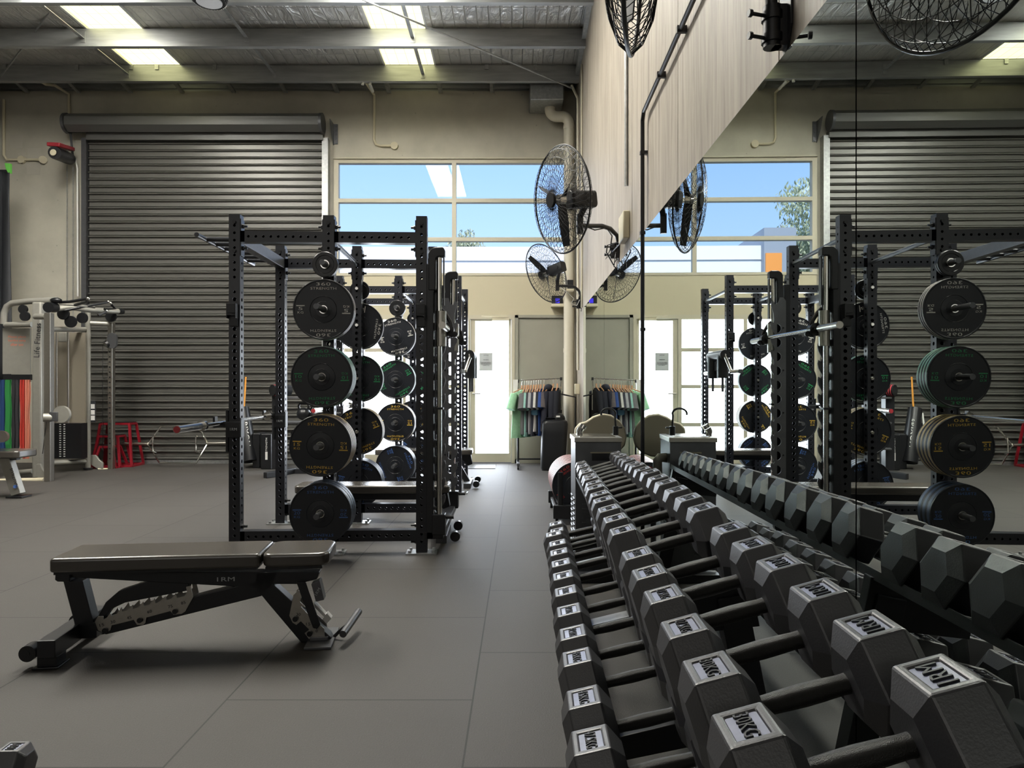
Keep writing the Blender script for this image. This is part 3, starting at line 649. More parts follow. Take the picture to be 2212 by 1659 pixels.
rails(XbL, bzL, TAL, .135, 'lower_rail', 1.2, 4.6)
for y in (.72, 2.06, 4.62):       # end and middle frames
    yy = y * K; dx_ = .026 * yy
    g = MB()
    g.prism([(XbU + dx_ - .115, ZbU - .045), (XbU + dx_ + .15, ZbU + .03), (XbU + dx_ + .175, ZbU - .10), (XbU + dx_ - .10, ZbU - .13)], yy - .02, yy + .02)
    g.bar((XbU + dx_ + .10, yy, ZbU - .02), (XbU + dx_ + .215, yy, .04), .06, .075, up=(1, 0, 0))
    g.prism([(XbL + dx_ - .15, bzL - .045), (XbL + dx_ + .16, bzL + .03), (XbL + dx_ + .22, bzL - .03), (XbL + dx_ - .12, bzL - .10)], yy - .02, yy + .02)
    g.bx(XbL + dx_ - .16, XbU + dx_ + .25, yy - .035, yy + .035, .0, .05)
    g.build('end_frame', 'black_steel', t_, bevel=.002, smooth=0)
for y in (1.78, 3.02, 4.0):
    yy = y * K; dx_ = .026 * yy
    g = MB(); a = Vector((XbL + dx_ - .135, yy, bzL - .045)); b = Vector((XbL + dx_ + .135, yy, bzL + .02)); g.bar(a, b, .07, .006)
    g.build('cross_plate', 'galv', t_, smooth=0)
    a = Vector((XbU + dx_ - .115, yy, ZbU - .042)); b = Vector((XbU + dx_ + .115, yy, ZbU + .022)); MB().bar(a, b, .05, .006).build('cross_plate', 'black_steel', t_, smooth=0)

# ================================================================ POWER RACKS
HR = 2.30
def perf_tube(L, w=.075, pitch=.05, r=.0095, start=.05, end=None, n=10, faces=(0, 1, 2, 3), skip=()):
    """square tube along z with real round holes"""
    g = MB(); h = w / 2; end = L - .02 if end is None else end
    zs = [0]; cells = []
    z = start
    while z + pitch <= end: cells.append(z); z += pitch
    for f in range(4):
        ang = math.pi / 2 * f; rot = Matrix.Rotation(ang, 3, 'Z')
        def T(a, z): return rot @ Vector((a, -h, z))
        def quad(z0, z1): g.add([T(-h, z0), T(h, z0), T(h, z1), T(-h, z1)], [(0, 1, 2, 3)])
        if f not in faces: quad(0, L); continue
        quad(0, start)
        for z0 in cells:
            zc = z0 + pitch / 2
            rr = r * (1.45 if (z0 > .45 and z0 < L * .76) and L > 2 else 1.0)
            if any(a <= zc <= b for a, b in skip): quad(z0, z0 + pitch); continue
            # strips beside a centred square cell, then ring cell
            q = pitch / 2
            g.add([T(-h, z0), T(-q, z0), T(-q, z0 + pitch), T(-h, z0 + pitch)], [(0, 1, 2, 3)])
            g.add([T(q, z0), T(h, z0), T(h, z0 + pitch), T(q, z0 + pitch)], [(0, 1, 2, 3)])
            ci = []; sq = []; inn = []
            for k in range(n):
                th = 2 * math.pi * (k + .5) / n; c_, s_ = math.cos(th), math.sin(th); m_ = max(abs(c_), abs(s_))
                ci.append(T(rr * c_, zc + rr * s_)); sq.append(T(q * c_ / m_, zc + q * s_ / m_)); inn.append(rot @ Vector((rr * c_, -h + .005, zc + rr * s_)))
            fs = [(k, (k + 1) % n, n + (k + 1) % n, n + k) for k in range(n)] + [(2 * n + k, 2 * n + (k + 1) % n, (k + 1) % n, k) for k in range(n)]
            # corners of the square
            base = len(ci) * 3; cor = [T(q, zc + q), T(-q, zc + q), T(-q, zc - q), T(q, zc - q)]
            for j, (sx, sz) in enumerate(((1, 1), (-1, 1), (-1, -1), (1, -1))):
                kk = int((45 + 90 * j) / (360 / n) - .5); fs.append((n + kk % n, n + (kk + 1) % n, base + j))
            g.add(ci + sq + inn + cor, fs)
        quad(start + pitch * len(cells), L)
    g.add([(-h, -h, L), (h, -h, L), (h, h, L), (-h, h, L)], [(0, 1, 2, 3)])
    return g
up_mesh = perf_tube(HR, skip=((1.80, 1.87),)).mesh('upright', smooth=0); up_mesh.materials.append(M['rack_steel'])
def bar_mesh(L):
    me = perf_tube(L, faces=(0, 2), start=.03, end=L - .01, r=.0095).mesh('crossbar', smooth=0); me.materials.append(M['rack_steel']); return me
SX, SY = .63, 1.09
bm_x = bar_mesh(SX - .075)
def meshobj(name, me, parent, loc, rot=(0, 0, 0)):
    o = bpy.data.objects.new(name, me); COL.objects.link(o); o.parent = parent; o.location = loc; o.rotation_euler = rot; return o
PEGZ = (1.955, 1.650, 1.205, .760, .322)
def make_rack(label):
    """origin: floor below the nearest left upright; x to the right, y away"""
    t = thing('power_rack', label, 'power rack', (0, 0, 0), 'six post power racks')
    for j in (0, 1):
        for i in (0, 1, 2):
            x, y = i * SX, j * SY
            u = meshobj('upright', up_mesh, t, (x, y, .008))
            g = MB().bx(x - .105, x + .105, y - .07, y + .07, 0, .008)
            for a in (-.08, .08):
                for b in (-.045, .045): g.cyl((x + a, y + b, .008), (x + a, y + b, .024), .011, 6)
            g.build('foot_plate', 'galv', u_ if False else t, smooth=.5)
            for zz in (2.255, 2.06): MB().cyl((x, y - .0375, zz), (x, y - .05, zz), .013, 6).build('bolt', 'black_plastic', t)
            for zz in (2.235, 2.085):
                g = MB().cyl((x - (.075 if i else -.0375), y, zz), (x + (.075 if i < 2 else .0375) * 1.0, y, zz), .0085, 8)
                if i < 2: g.cyl((x + .0375, y, zz), (x + .056, y, zz), .015, 6)
                if i: g.cyl((x - .056, y, zz), (x - .0375, y, zz), .015, 6)
                g.build('bolt', 'black_plastic', t)
            for zz in (.19, .075):
                if i != 1: sx = 1 if i == 0 else -1; MB().cyl((x + sx * .0375, y, zz), (x + sx * .075, y, zz), .0085, 8).cyl((x + sx * .0375, y, zz), (x + sx * .05, y, zz), .014, 6).build('bolt', 'black_plastic', t)
            g = MB()
            for sx in ((1,) if i == 0 else ((-1,) if i == 2 else (-1, 1))): g.bx(x + sx * .0375, x + sx * .044, y - .036, y + .036, 2.03, 2.28)
            g.build('gusset', 'rack_steel', t, bevel=.002, smooth=0)
        for i in (0, 1):
            for zz in (2.16, .125):
                meshobj('crossbar', bm_x, t, (i * SX + .0375, j * SY, zz), (0, math.pi / 2, 0))
    # depth members
    g = MB().bx(-.035, .035, .04, SY - .04, 2.12, 2.20)
    g.build('logo_beam', 'gunmetal', t, bevel=.002, smooth=0)
    g = MB()
    for k in range(7): g.cyl((-.0, .2 + k * .11, 2.119), (0, .2 + k * .11, 2.1195), .011, 10)
    g.build('beam_holes', 'black_plastic', t)
    for i in (1, 2): MB().tube([(i * SX, .03, 2.16), (i * SX, SY - .03, 2.16)], .0165, 12).build('pull_up_bar', 'gunmetal', t)
    # multi grip ladder on the left side
    MB().tube([(-.235, -.08, 2.16), (-.235, SY + .02, 2.16)], .0165, 12).build('grip_rail', 'rack_steel', t)
    for k in range(6): MB().tube([(-.235, .08 + k * .17, 2.16), (-.035, .08 + k * .17, 2.16)], .0165, 10).build('grip_bar', 'rack_steel', t)
    # storage pegs
    for j in (0, 1):
        sg = -1 if j == 0 else 1
        for z in PEGZ:
            y0 = j * SY + sg * .0375
            L = .36 if z < 1.9 else .20
            p = MB().tube([(SX, y0, z), (SX, y0 + sg * L, z)], .0185, 14).build('weight_peg', 'gunmetal', t)
            MB().lathe([(0, 0), (.032, 0), (.032, .006 * sg), (0, .006 * sg)], 16, 'y', (SX, y0, z)).build('flange', 'rack_steel', p)
            yb = y0 - sg * .075
            MB().lathe([(0, 0), (.012, 0), (.016, sg * .006), (.016, sg * .01)], 14, 'y', (SX, yb - sg * .01, z)).build('bolt_head', 'chrome', p)
    # j cups
    for j in (0, 1):
        y = j * SY
        g = MB().bx(-.05, .044, y - .055, y - .0385, .80, .905).bx(-.055, -.0385, y - .05, y + .04, .70, .985).bx(-.135, -.055, y - .025, y + .03, .865, .905).bx(-.15, -.135, y - .025, y + .03, .865, .94)
        jc = g.build('j_cup', 'black_steel', t, bevel=.003, smooth=0)
        tg = MB(); put_text(tg, '1RM', .045, .018, frame_mtx((.0, y - .056, .855), (1, 0, 0), (0, 0, 1)), .0008); tg.build('lettering', 'paper', jc, smooth=0)
        MB().bx(.04, .047, y - .045, y + .02, .80, .93).build('side_plate', 'gunmetal', jc, bevel=.002, smooth=0)
    for x in (0, 2 * SX):
        g = MB().bx(x - .03, x + .025, -.10, -.0385, 1.62, 1.64).bx(x - .03, x + .025, -.10, -.095, 1.62, 1.70).bx(x - .034, x - .028, -.10, -.0385, 1.60, 1.70).bx(x + .022, x + .028, -.10, -.0385, 1.60, 1.70).bx(x - .03, x + .026, -.06, -.0385, 1.55, 1.62)
        g.build('pin_catch', 'black_steel', t, bevel=.002, smooth=0)
    return t
rack = make_rack('large black power rack standing just behind the adjustable bench')
rack.location = (-1.879, 4.89, 0); rack.rotation_euler = (0, 0, .04)
rack2 = copy_tree(rack); rack2['label'] = 'second black power rack standing behind the first, near the glass shopfront'
rack2.location = (-1.834, 7.64, 0); rack2.rotation_euler = (0, 0, 0.0)
# ---- bumper plates
def make_plate(kg, r, th, txt, rim, label='x'):
    t = thing('bumper_plate', label, 'weight plate', (0, 0, 0))
    h = th / 2
    prof = [(.0265, -h), (.052, -h), (.054, -h + .0015), (.085, -h + .004), (.0885, -h + .0015), (.0905, -h + .0035), (r - .012, -h + .0035), (r - .008, -h), (r - .002, -h), (r, -h + .003),
            (r, h - .003), (r - .002, h), (r - .008, h), (r - .012, h - .0035), (.0905, h - .0035), (.0885, h - .0015), (.085, h - .004), (.054, h - .0015), (.052, h), (.0265, h), (.0265, -h)]
    MB().lathe(prof, 48, 'y').build('disc', 'plate', t, smooth=.4)
    MB().lathe([(r - .0005, -h * .5), (r + .0010, -h * .45), (r + .0010, h * .45), (r - .0005, h * .5)], 48, 'y').build('rim_stripe', rim, t)
    MB().lathe([(.0225, -h - .0008), (.0275, -h - .0008), (.0275, h + .0008), (.0225, h + .0008), (.0225, -h - .0008)], 24, 'y').build('steel_ring', 'chrome', t)
    g = MB()
    for side in (-1, 1):
        yy = side * (h - .0035 + .0006)
        xx = Vector((-side, 0, 0))
        for fl in (1, -1):
            X_ = xx * fl; Z_ = Vector((0, 0, fl))
            put_text(g, '360', .094, .0215, frame_mtx(Vector((0, yy, 0)) + Z_ * (r * .84), X_, Z_), .0006)
            put_text(g, 'STRENGTH', .168, .0165, frame_mtx(Vector((0, yy, 0)) + Z_ * (r * .695), X_, Z_), .0006)
            c_ = Vector((0, yy, 0)) - X_ * (r * .745)
            put_text(g, kg, .040 if len(kg) > 1 else .028, .021, frame_mtx(c_ + Z_ * .006, X_, Z_), .0006)
            put_text(g, 'KG', .038, .015, frame_mtx(c_ - Z_ * .020, X_, Z_), .0006)
            g.box(c_ + Z_ * .025, (.055, .0012, .007))
    g.build('lettering', txt, t, smooth=0)
    return t
def make_small(label='x'):
    t = thing('small_plate', label, 'weight plate', (0, 0, 0)); h = .011; r = .085
    MB().lathe([(.0265, -h), (.03, -h), (.034, -h + .004), (.058, -h + .004), (.062, -h), (r - .004, -h), (r, -h + .004), (r, h - .004), (r - .004, h), (.062, h), (.058, h - .004), (.034, h - .004), (.03, h), (.0265, h), (.0265, -h)], 36, 'y').build('disc', 'black_plastic', t, smooth=.4)
    MB().lathe([(.0225, -h - .001), (.029, -h - .001), (.029, h + .001), (.0225, h + .001), (.0225, -h - .001)], 20, 'y').build('steel_ring', 'chrome', t)
    return t
PR = .2
protos = {'5': (make_plate('5', PR, .026, 'txt5', 'rim5'), .026), '10': (make_plate('10', PR, .036, 'txt10', 'rim10'), .036),
          '15': (make_plate('15', PR, .047, 'txt15', 'rim15'), .047), '20': (make_plate('20', PR, .058, 'txt20', 'rim20'), .058), 'small': (make_small(), .022)}
used = set()
ORD = ['front plate', 'second plate', 'third plate', 'fourth plate', 'fifth plate', 'sixth plate']
CLR = {'5': 'white', '10': 'green', '15': 'gold', '20': 'blue'}
def plate(kind, loc, roll, yaw, label, group):
    o, th = protos[kind]
    if kind in used: o = copy_tree(o)
    used.add(kind); o.location = loc; o.rotation_euler = Euler((0, roll, yaw), 'XYZ'); o['label'] = label; o['group'] = group; return o
def load_rack(rk, who, fronts, rolls):
    """fronts: for front pegs the local y of the front face and number of plates per peg"""
    yaw = rk.rotation_euler.z; Mx = Matrix.Translation(rk.location) @ Matrix.Rotation(yaw, 4, 'Z')
    for j, spec in enumerate(fronts):
        for p, (kind, n, yf) in enumerate(spec):
            if not n: continue
            th = protos[kind][1]; sg = -1 if j == 0 else 1; z = PEGZ[p] - .0075
            where = ('near side' if j == 0 else 'far side') + ' peg of ' + who
            for k in range(n):
                d = yf - (k + .5) * th
                y = (-d if j == 0 else SY + d)
                loc = Mx @ Vector((SX, y, z + .008))
                roll = rolls[j][p] + (0 if k == 0 else random.uniform(-.6, .6))
                if kind == 'small': lb = '%s black change plate on the top %s' % (ORD[k].replace(' plate', ''), where)
                else: lb = '%s lettered %s kg bumper, %s on its %s' % (CLR[kind], kind, ORD[k], where)
                plate(kind, loc, roll, yaw, lb, 'plates on the racks')
load_rack(rack, 'the nearer rack',
          [[('small', 2, .15), ('5', 3, .195), ('10', 4, .245), ('15', 4, .285), ('20', 3, .285)],
           [('small', 1, .12), ('5', 2, .15), ('10', 2, .15), ('15', 3, .2), ('20', 3, .2)]],
          [[0, 0, -.02, .03, .0], [0, 2.2, .1, .05, .1]])
load_rack(rack2, 'the second rack',
          [[('small', 2, .12), ('5', 3, .2), ('10', 3, .22), ('15', 3, .24), ('20', 3, .25)],
           [('small', 1, .1), ('5', 2, .12), ('10', 2, .14), ('15', 3, .2), ('20', 2, .16)]],
          [[0, -.25, -.55, .0, 1.2], [0, .4, .3, 2.0, .5]])
# ---- barbells
def barbell(label, a, direction, L=2.0):
    d = Vector(direction).normalized(); a = Vector(a); t = thing('barbell', label, 'barbell', a + d * L / 2, 'barbells')
    MB().tube([a + d * .36, a + d * (L - .36)], .0135, 12).build('shaft', 'chrome', t)
    for s0, s1, sg in ((0, .37, 1), (L - .37, L, -1)):
        MB().tube([a + d * s0, a + d * s1], .0235, 18).build('sleeve', 'chrome', t)
        i = s1 if sg > 0 else s0; MB().tube([a + d * (i - .03), a + d * (i + .0)], .034, 18).build('collar', 'chrome', t)
        e0 = s0 if sg > 0 else s1; MB().tube([a + d * (e0 - .002 * sg), a + d * (e0 + .001 * sg)], .020, 18).build('end_cap', 'red_cap', t)
    return t
barbell('chrome barbell with red end caps racked on the left side of the nearer rack', (-1.962, 4.2, .893), (-.01, 1, .005))
barbell('chrome barbell with a red end cap racked on the second rack', (-1.925, 6.95, .9), (0, 1, .003))

# ---- smith machine attachment right of the nearer rack
t_ = thing('smith_machine', 'smith machine guide rods with toothed steel catch plates fixed to the nearer rack', 'smith machine', (-.5, 5.4, 0))
for yy, xo, pw in ((4.93, 0.0, .085), (5.98, .010, .13)):
    xr = -.500 + xo; pl0 = pw - .048
    MB().bx(xr - pw, xr - pl0, yy - .03, yy + .04, .10, 1.98).build('post', 'black_steel', t_, bevel=.004, smooth=0)
    MB().bx(xr - pw + .005, xr - .045, yy + .06, yy + .10, .12, 1.85).build('rear_strip', 'black_steel', t_, smooth=0)
    g = MB(); pl = [(xr - .07, 1.80), (xr - .07, 2.05)] + [(xr - .02 + .05 * math.cos(R_(a)), 2.045 + .05 * math.sin(R_(a))) for a in (165, 140, 115, 95)] + [(xr + .028, 2.095), (xr + .04, 2.08), (xr + .04, 2.03), (xr - .005, 2.03), (xr - .018, 2.018), (xr - .022, 1.99), (xr - .022, 1.80)]
    g.prism(pl, yy - .035, yy + .035); g.build('top_bracket', 'black_steel', t_, bevel=.006)
    MB().cyl((xr, yy, .26), (xr, yy, 2.04), .0185, 18).build('guide_rod', 'chrome', t_)
    MB().bx(xr + .026, xr + .034, yy + .0, yy + .04, 1.7, 2.03).build('side_strip', 'black_steel', t_, smooth=0)
    # toothed catch plate with cut-outs
    g = MB(); ya, yb_ = (yy + .045, yy + .053) if yy < 5.5 else (yy - .055, yy - .047); a0_ = xr - .085
    g.prism([(a0_, .30), (a0_, 1.84), (a0_ + .02, 1.87), (a0_ + .05, 1.87), (a0_ + .062, 1.83), (xr - .0, 1.81), (xr + .018, 1.84), (xr + .032, 1.84), (xr + .036, 1.80), (xr + .016, 1.74), (xr + .010, 1.68), (xr - .045, 1.68), (xr - .045, .30)], ya, yb_)
    z = 1.68
    while z > .40:
        g.prism([(xr - .012, z), (xr + .008, z), (xr + .016, z - .018), (xr + .034, z - .006), (xr + .040, z - .030), (xr + .034, z - .062), (xr + .012, z - .10), (xr + .006, z - .116), (xr - .012, z - .116)], ya, yb_)
        g.prism([(xr - .045, z), (xr - .012, z), (xr - .012, z - .028), (xr - .026, z - .030), (xr - .038, z - .040), (xr - .045, z - .052)], ya, yb_)
        g.prism([(xr - .045, z - .116), (xr - .012, z - .116), (xr - .012, z - .100), (xr - .026, z - .098), (xr - .038, z - .088), (xr - .045, z - .076)], ya, yb_)
        z -= .116
    g.build('catch_plate', 'gunmetal', t_, smooth=0)
    z = 1.62
    while z > .4: MB().cyl((xr - .062, ya - .003, z), (xr - .062, ya - .0005, z), .008, 12).build('plate_bolt', 'black_plastic', t_); z -= .348
    # base block and brace
    g = MB().bx(xr - .045, xr + .045, yy - .045, yy + .045, .13, .27); g.bar((xr - .13, yy, .30), (xr - .02, yy, .13), .04, .05, up=(0, 1, 0)).build('base_block', 'black_steel', t_, bevel=.006, smooth=0)
    MB().tube([(xr + .045, yy, .245), (xr + .10, yy, .245)], .012, 10).build('stop_peg', 'black_plastic', t_)
    MB().bx(xr - .02, xr + .03, yy - .035, yy + .035, .985, 1.0).build('rod_clamp', 'black_plastic', t_, bevel=.003, smooth=0)
    # carriage
    MB().cyl((xr + .012, yy, 1.42), (xr + .012, yy, 1.66), .036, 24).build('carriage', 'brushed', t_)
    hk = MB(); c_ = Vector((-.447, yy + .06, 1.535))
    hk.tube([c_ + Vector((-.01, 0, .0))] + [c_ + Vector((.02 * k_ - .03, .0, .05 + .03 * k_)) if False else c_ + Vector((-.06 + .09 * math.sin(k_ * .5), 0, .17 - .055 * k_)) for k_ in range(5)], .014, 10)
    hk.cyl(c_ + Vector((0, -.03, 0)), c_ + Vector((0, .03, 0)), .045, 22); hk.cyl(c_ + Vector((.05, -.01, -.03)), c_ + Vector((.05, .01, -.03)), .02, 12)
    hk.build('hook', 'black_plastic', t_)
MB().tube([(-.447, 4.72, 1.535), (-.447, 6.25, 1.545)], .0145, 14).build('bar', 'chrome', t_)
for a, b in ((4.585, 4.90), (6.08, 6.40)): MB().tube([(-.447, a, 1.535), (-.447, b, 1.537)], .0235, 20).build('sleeve', 'brushed', t_)
MB().bx(-.60, -.47, 4.9, 6.05, .10, .15).build('base_beam', 'black_steel', t_, bevel=.005, smooth=0)
#PART4
# ================================================================ ADJUSTABLE BENCH (front left)
def bench_frame(x0, y0, a):
    s_, c_ = math.sin(a), math.cos(a)
    def BL(u, v, c=0.0):
        dx = (u - CU) / F; Yw = (c + y0 * c_ - x0 * s_) / (c_ - dx * s_); Xw = dx * Yw
        return ((Xw - x0) * c_ + (Yw - y0) * s_, CH + (CV - v) * Yw / F)
    return BL
def rrect(x0, x1, y0, y1, r, n=5):
    pts = []
    for cx, cy, a in ((x1 - r, y1 - r, 0), (x0 + r, y1 - r, 90), (x0 + r, y0 + r, 180), (x1 - r, y0 + r, 270)):
        for k in range(n + 1): th = R_(a + 90 * k / n); pts.append((cx + r * math.cos(th), cy + r * math.sin(th)))
    return pts
bx0, by0, ba = -1.40, 3.20, .105
BL = bench_frame(bx0, by0, ba)
t_ = thing('weight_bench', 'large black adjustable bench with padded seat and stainless angle ladder marked 30 to 85', 'bench')
def pl_(pts, y0, y1, name, m, par=t_, bev=.0, near=None):
    near = y0 if near is None else near
    return MB().prism([BL(u, v, near) for u, v in pts], y0, y1).build(name, m, par, bevel=bev, smooth=0)
HW = .14
xl = BL(104, 1205, -HW)[0]; xm_ = BL(553, 1205, -HW)[0]; xr_ = BL(712, 1200, -HW + .03)[0]
ztop = BL(300, 1203, -HW)[1]; zbot = BL(300, 1234, -HW)[1]
g = MB().prism(rrect(xl, xm_ + .015, -HW, HW, .018), zbot, ztop, 'z'); g.build('back_pad', 'vinyl', t_, bevel=.013, seg=4)
g = MB().prism(rrect(xm_ + .02, xr_, -HW, HW, .05), zbot + .0, ztop - .003, 'z'); g.build('seat_pad', 'vinyl', t_, bevel=.013, seg=4)
MB().bx(xm_ + .035, xr_ - .03, -HW + .015, HW - .015, zbot - .012, zbot).build('seat_board', 'black_plastic', t_, smooth=0)
MB().bx(xl + .015, xm_ + .0, -HW + .012, HW - .012, zbot - .01, zbot).build('back_board', 'black_plastic', t_, smooth=0)
# frames (side profile, 60 mm wide)
W2 = .032
pl_([(121, 1236), (121, 1246), (560, 1270), (590, 1262), (600, 1236)][:5], -W2, W2, 'backrest_beam', 'black_steel', bev=.003)
pl_([(120, 1233), (118, 1253), (124, 1257), (150, 1257), (150, 1233)], -.05, .05, 'beam_end', 'black_steel', bev=.003)
tg = MB(); xx, zz = BL(488, 1251, -W2); put_text(tg, '1RM', .075, .018, frame_mtx((xx, -W2 - .0008, zz), (1, 0, 0), (0, 0, 1)), .0007); tg.build('lettering', 'paper', t_, smooth=0)
pl_([(552, 1236), (552, 1262), (640, 1262), (684, 1252), (690, 1236)], -W2, W2, 'seat_beam', 'black_steel', bev=.003)
pl_([(136, 1255), (162, 1353), (204, 1353), (196, 1325), (178, 1255)], -W2, W2, 'rear_post', 'black_steel', bev=.003)
pl_([(200, 1345), (196, 1358), (229, 1371), (564, 1288), (590, 1262), (570, 1252), (416, 1290)], -W2, W2, 'main_beam', 'black_steel', bev=.003)
pl_([(545, 1262), (575, 1299), (650, 1388), (720, 1388), (712, 1374), (620, 1290), (585, 1258)], -W2, W2, 'front_leg', 'black_steel', bev=.003)
pl_([(196, 1342), (212, 1330), (228, 1301), (256, 1277), (300, 1262), (340, 1250), (400, 1250), (408, 1262), (405, 1276), (270, 1302), (240, 1316), (218, 1345), (205, 1350)], -.022, .022, 'support_arm', 'black_steel', bev=.003)
# ladder plates with hooks
lad = [(205, 1343), (211, 1332), (222, 1331), (224, 1338), (231, 1334), (238, 1324), (241, 1331), (252, 1326), (262, 1312), (264, 1321), (274, 1319), (286, 1307), (287, 1316), (297, 1313), (309, 1300), (311, 1309), (322, 1306), (334, 1293), (336, 1303), (346, 1299), (357, 1288), (359, 1297), (370, 1293), (379, 1282), (382, 1292), (398, 1288), (404, 1280), (402, 1268), (411, 1266), (417, 1290), (400, 1321), (392, 1326), (375, 1328), (368, 1320), (316, 1334), (314, 1346), (309, 1350), (296, 1350), (289, 1339), (241, 1351), (238, 1362), (226, 1368), (212, 1362)]
for y0 in (-.040, .034):
    lp = pl_(lad, y0, y0 + .006, 'angle_ladder', 'brushed', near=-.040)
g = MB()
for s_, u, v in (('15', 220, 1350), ('30', 244, 1343), ('45', 279, 1334), ('60', 323, 1321), ('75', 368, 1310), ('85', 396, 1302)):
    xx, zz = BL(u, v, -.04); put_text(g, s_, .019, .013, frame_mtx((xx, -.0405, zz), (.97, 0, .22), (-.22, 0, .97)), .0006)
g.build('angle_numbers', 'ink', t_, smooth=0)
for u, v in ((228, 1361), (303, 1339), (379, 1320)): xx, zz = BL(u, v, -.04); MB().cyl((xx, -.05, zz), (xx, -.032, zz), .0115, 12).build('ladder_bolt', 'black_plastic', t_)
lad2 = [(634, 1285), (645, 1275), (652, 1283), (648, 1300), (660, 1312), (650, 1310), (668, 1330), (680, 1340), (700, 1358), (702, 1376), (667, 1380), (658, 1368), (668, 1360), (650, 1342), (640, 1350), (632, 1345), (625, 1330)]
for y0 in (-.040, .034): pl_(lad2, y0, y0 + .006, 'seat_ladder', 'brushed', near=-.040)
g = MB()
for s_, u, v in (('30', 645, 1327), ('15', 666, 1348), ('0', 684, 1363)): xx, zz = BL(u, v, -.04); put_text(g, s_, .019 if len(s_) > 1 else .009, .012, frame_mtx((xx, -.0405, zz), (1, 0, 0), (0, 0, 1)), .0006)
g.build('seat_numbers', 'ink', t_, smooth=0)
for u, v in ((638, 1337), (669, 1369), (681, 1351)): xx, zz = BL(u, v, -.05); MB().cyl((xx, -.056, zz), (xx, -.03, zz), .012, 12).build('seat_bolt', 'black_plastic', t_)
pl_([(640, 1258), (660, 1258), (692, 1350), (684, 1360), (674, 1352)], -.052, -.043, 'seat_strut', 'black_steel', bev=.002)
pl_([(672, 1262), (690, 1254), (700, 1296), (682, 1300)], -.03, .03, 'logo_plate', 'gunmetal', bev=.002)
tg = MB(); xx, zz = BL(686, 1278, -.03); put_text(tg, '1RM', .035, .013, frame_mtx((xx, -.031, zz), (.5, 0, .85), (-.85, 0, .5)), .0006); tg.build('lettering', 'paper', t_, smooth=0)
pl_([(678, 1302), (684, 1308), (703, 1328), (706, 1325), (716, 1336), (705, 1348), (696, 1338), (700, 1333), (680, 1312)], -.02, .02, 'release_lever', 'white', bev=.001)
# feet
xa, za = BL(80, 1440, -.225); xb = BL(165, 1395, -.225)[0]
fx = BL(102, 1400, -.225)[0]
g = MB().bx(fx - .035, fx + .035, -.235, .235, .045, .118); g.build('rear_foot', 'black_steel', t_, bevel=.003, smooth=0)
for yy in (-.235, .175): MB().bx(fx - .055, fx + .045, yy, yy + .10, .0, .008).bx(fx - .04, fx + .035, yy + .01, yy + .09, .008, .046).build('foot_pad', 'black_plastic', t_, bevel=.002, smooth=0)
g = MB().bar((fx, 0, .08), BL(215, 1358, 0)[0:1] + (0, BL(215, 1358, 0)[1]), .06, .06, up=(0, 1, 0)); g.build('link_beam', 'black_steel', t_, bevel=.003, smooth=0)
for yy in (-.20, .20): 
    wv = MB(); wv.cyl((fx - .075, yy - .03, .065), (fx - .075, yy + .03, .065), .033, 22).cyl((fx - .075, yy - .032, .065), (fx - .075, yy + .032, .065), .012, 12); wv.build('wheel', 'black_plastic', t_)
fx2 = BL(688, 1385, -.12)[0]
g = MB().bx(fx2 - .062, fx2 + .055, -.13, .13, 0, .012).bx(fx2 - .05, fx2 + .03, -.05, .05, .012, .028); g.build('front_foot', 'gunmetal', t_, bevel=.002, smooth=0)
MB().tube([(fx2 + .05, .0, .012), (fx2 + .085, .0, .045), (fx2 + .125, .0, .075)], .008, 8).build('handle_arm', 'black_steel', t_)
MB().cyl((fx2 + .102, -.10, .055), (fx2 + .148, .12, .085), .0165, 16).build('carry_handle', 'gunmetal', t_)
t_.location = (bx0, by0, 0); t_.rotation_euler = (0, 0, ba)
# ---- flat benches inside the racks
def flat_bench(label, x0, x1, yc, zt_, wide=.26, yaw=0.0):
    t = thing('flat_bench', label, 'bench', (0, 0, 0), 'benches inside the racks'); L = x1 - x0; h = L / 2
    MB().prism(rrect(-h, h, -wide / 2, wide / 2, .04), zt_ - .06, zt_, 'z').build('pad', 'vinyl', t, bevel=.013, seg=3)
    MB().bx(-h + .04, h - .06, -.03, .03, zt_ - .12, zt_ - .062).build('beam', 'black_steel', t, bevel=.003, smooth=0)
    g = MB(); g.bar((-h + .12, 0, zt_ - .09), (-h + .06, 0, .03), .06, .06, up=(0, 1, 0)); g.build('rear_leg', 'black_steel', t, smooth=0)
    g = MB(); g.bar((h - .22, 0, zt_ - .09), (h - .05, 0, .03), .06, .06, up=(0, 1, 0)); g.build('front_leg', 'black_steel', t, smooth=0)
    for xx in (-h + .06, h - .05): MB().bx(xx - .04, xx + .04, -.24, .24, 0, .055).build('foot', 'gunmetal', t, bevel=.003, smooth=0)
    for yy in (-.2, .2): MB().cyl((h + .05, yy - .025, .045), (h + .05, yy + .025, .045), .036, 20).build('wheel', 'black_plastic', t)
    MB().prism([(h - .11, zt_ - .06), (h - .02, zt_ - .06), (h - .0, zt_ - .17), (h - .05, zt_ - .19), (h - .12, zt_ - .12)], -.04, .04).build('pivot_plate', 'black_steel', t, bevel=.004, smooth=0)
    t.location = ((x0 + x1) / 2, yc, 0); t.rotation_euler = (0, 0, yaw); return t
flat_bench('dark padded bench standing inside the nearer rack behind its lower plates', -1.62, -.47, 5.45, .405, yaw=.02)
flat_bench('dark padded bench inside the second rack, mostly seen in the mirror', -1.55, -.45, 8.2, .42)

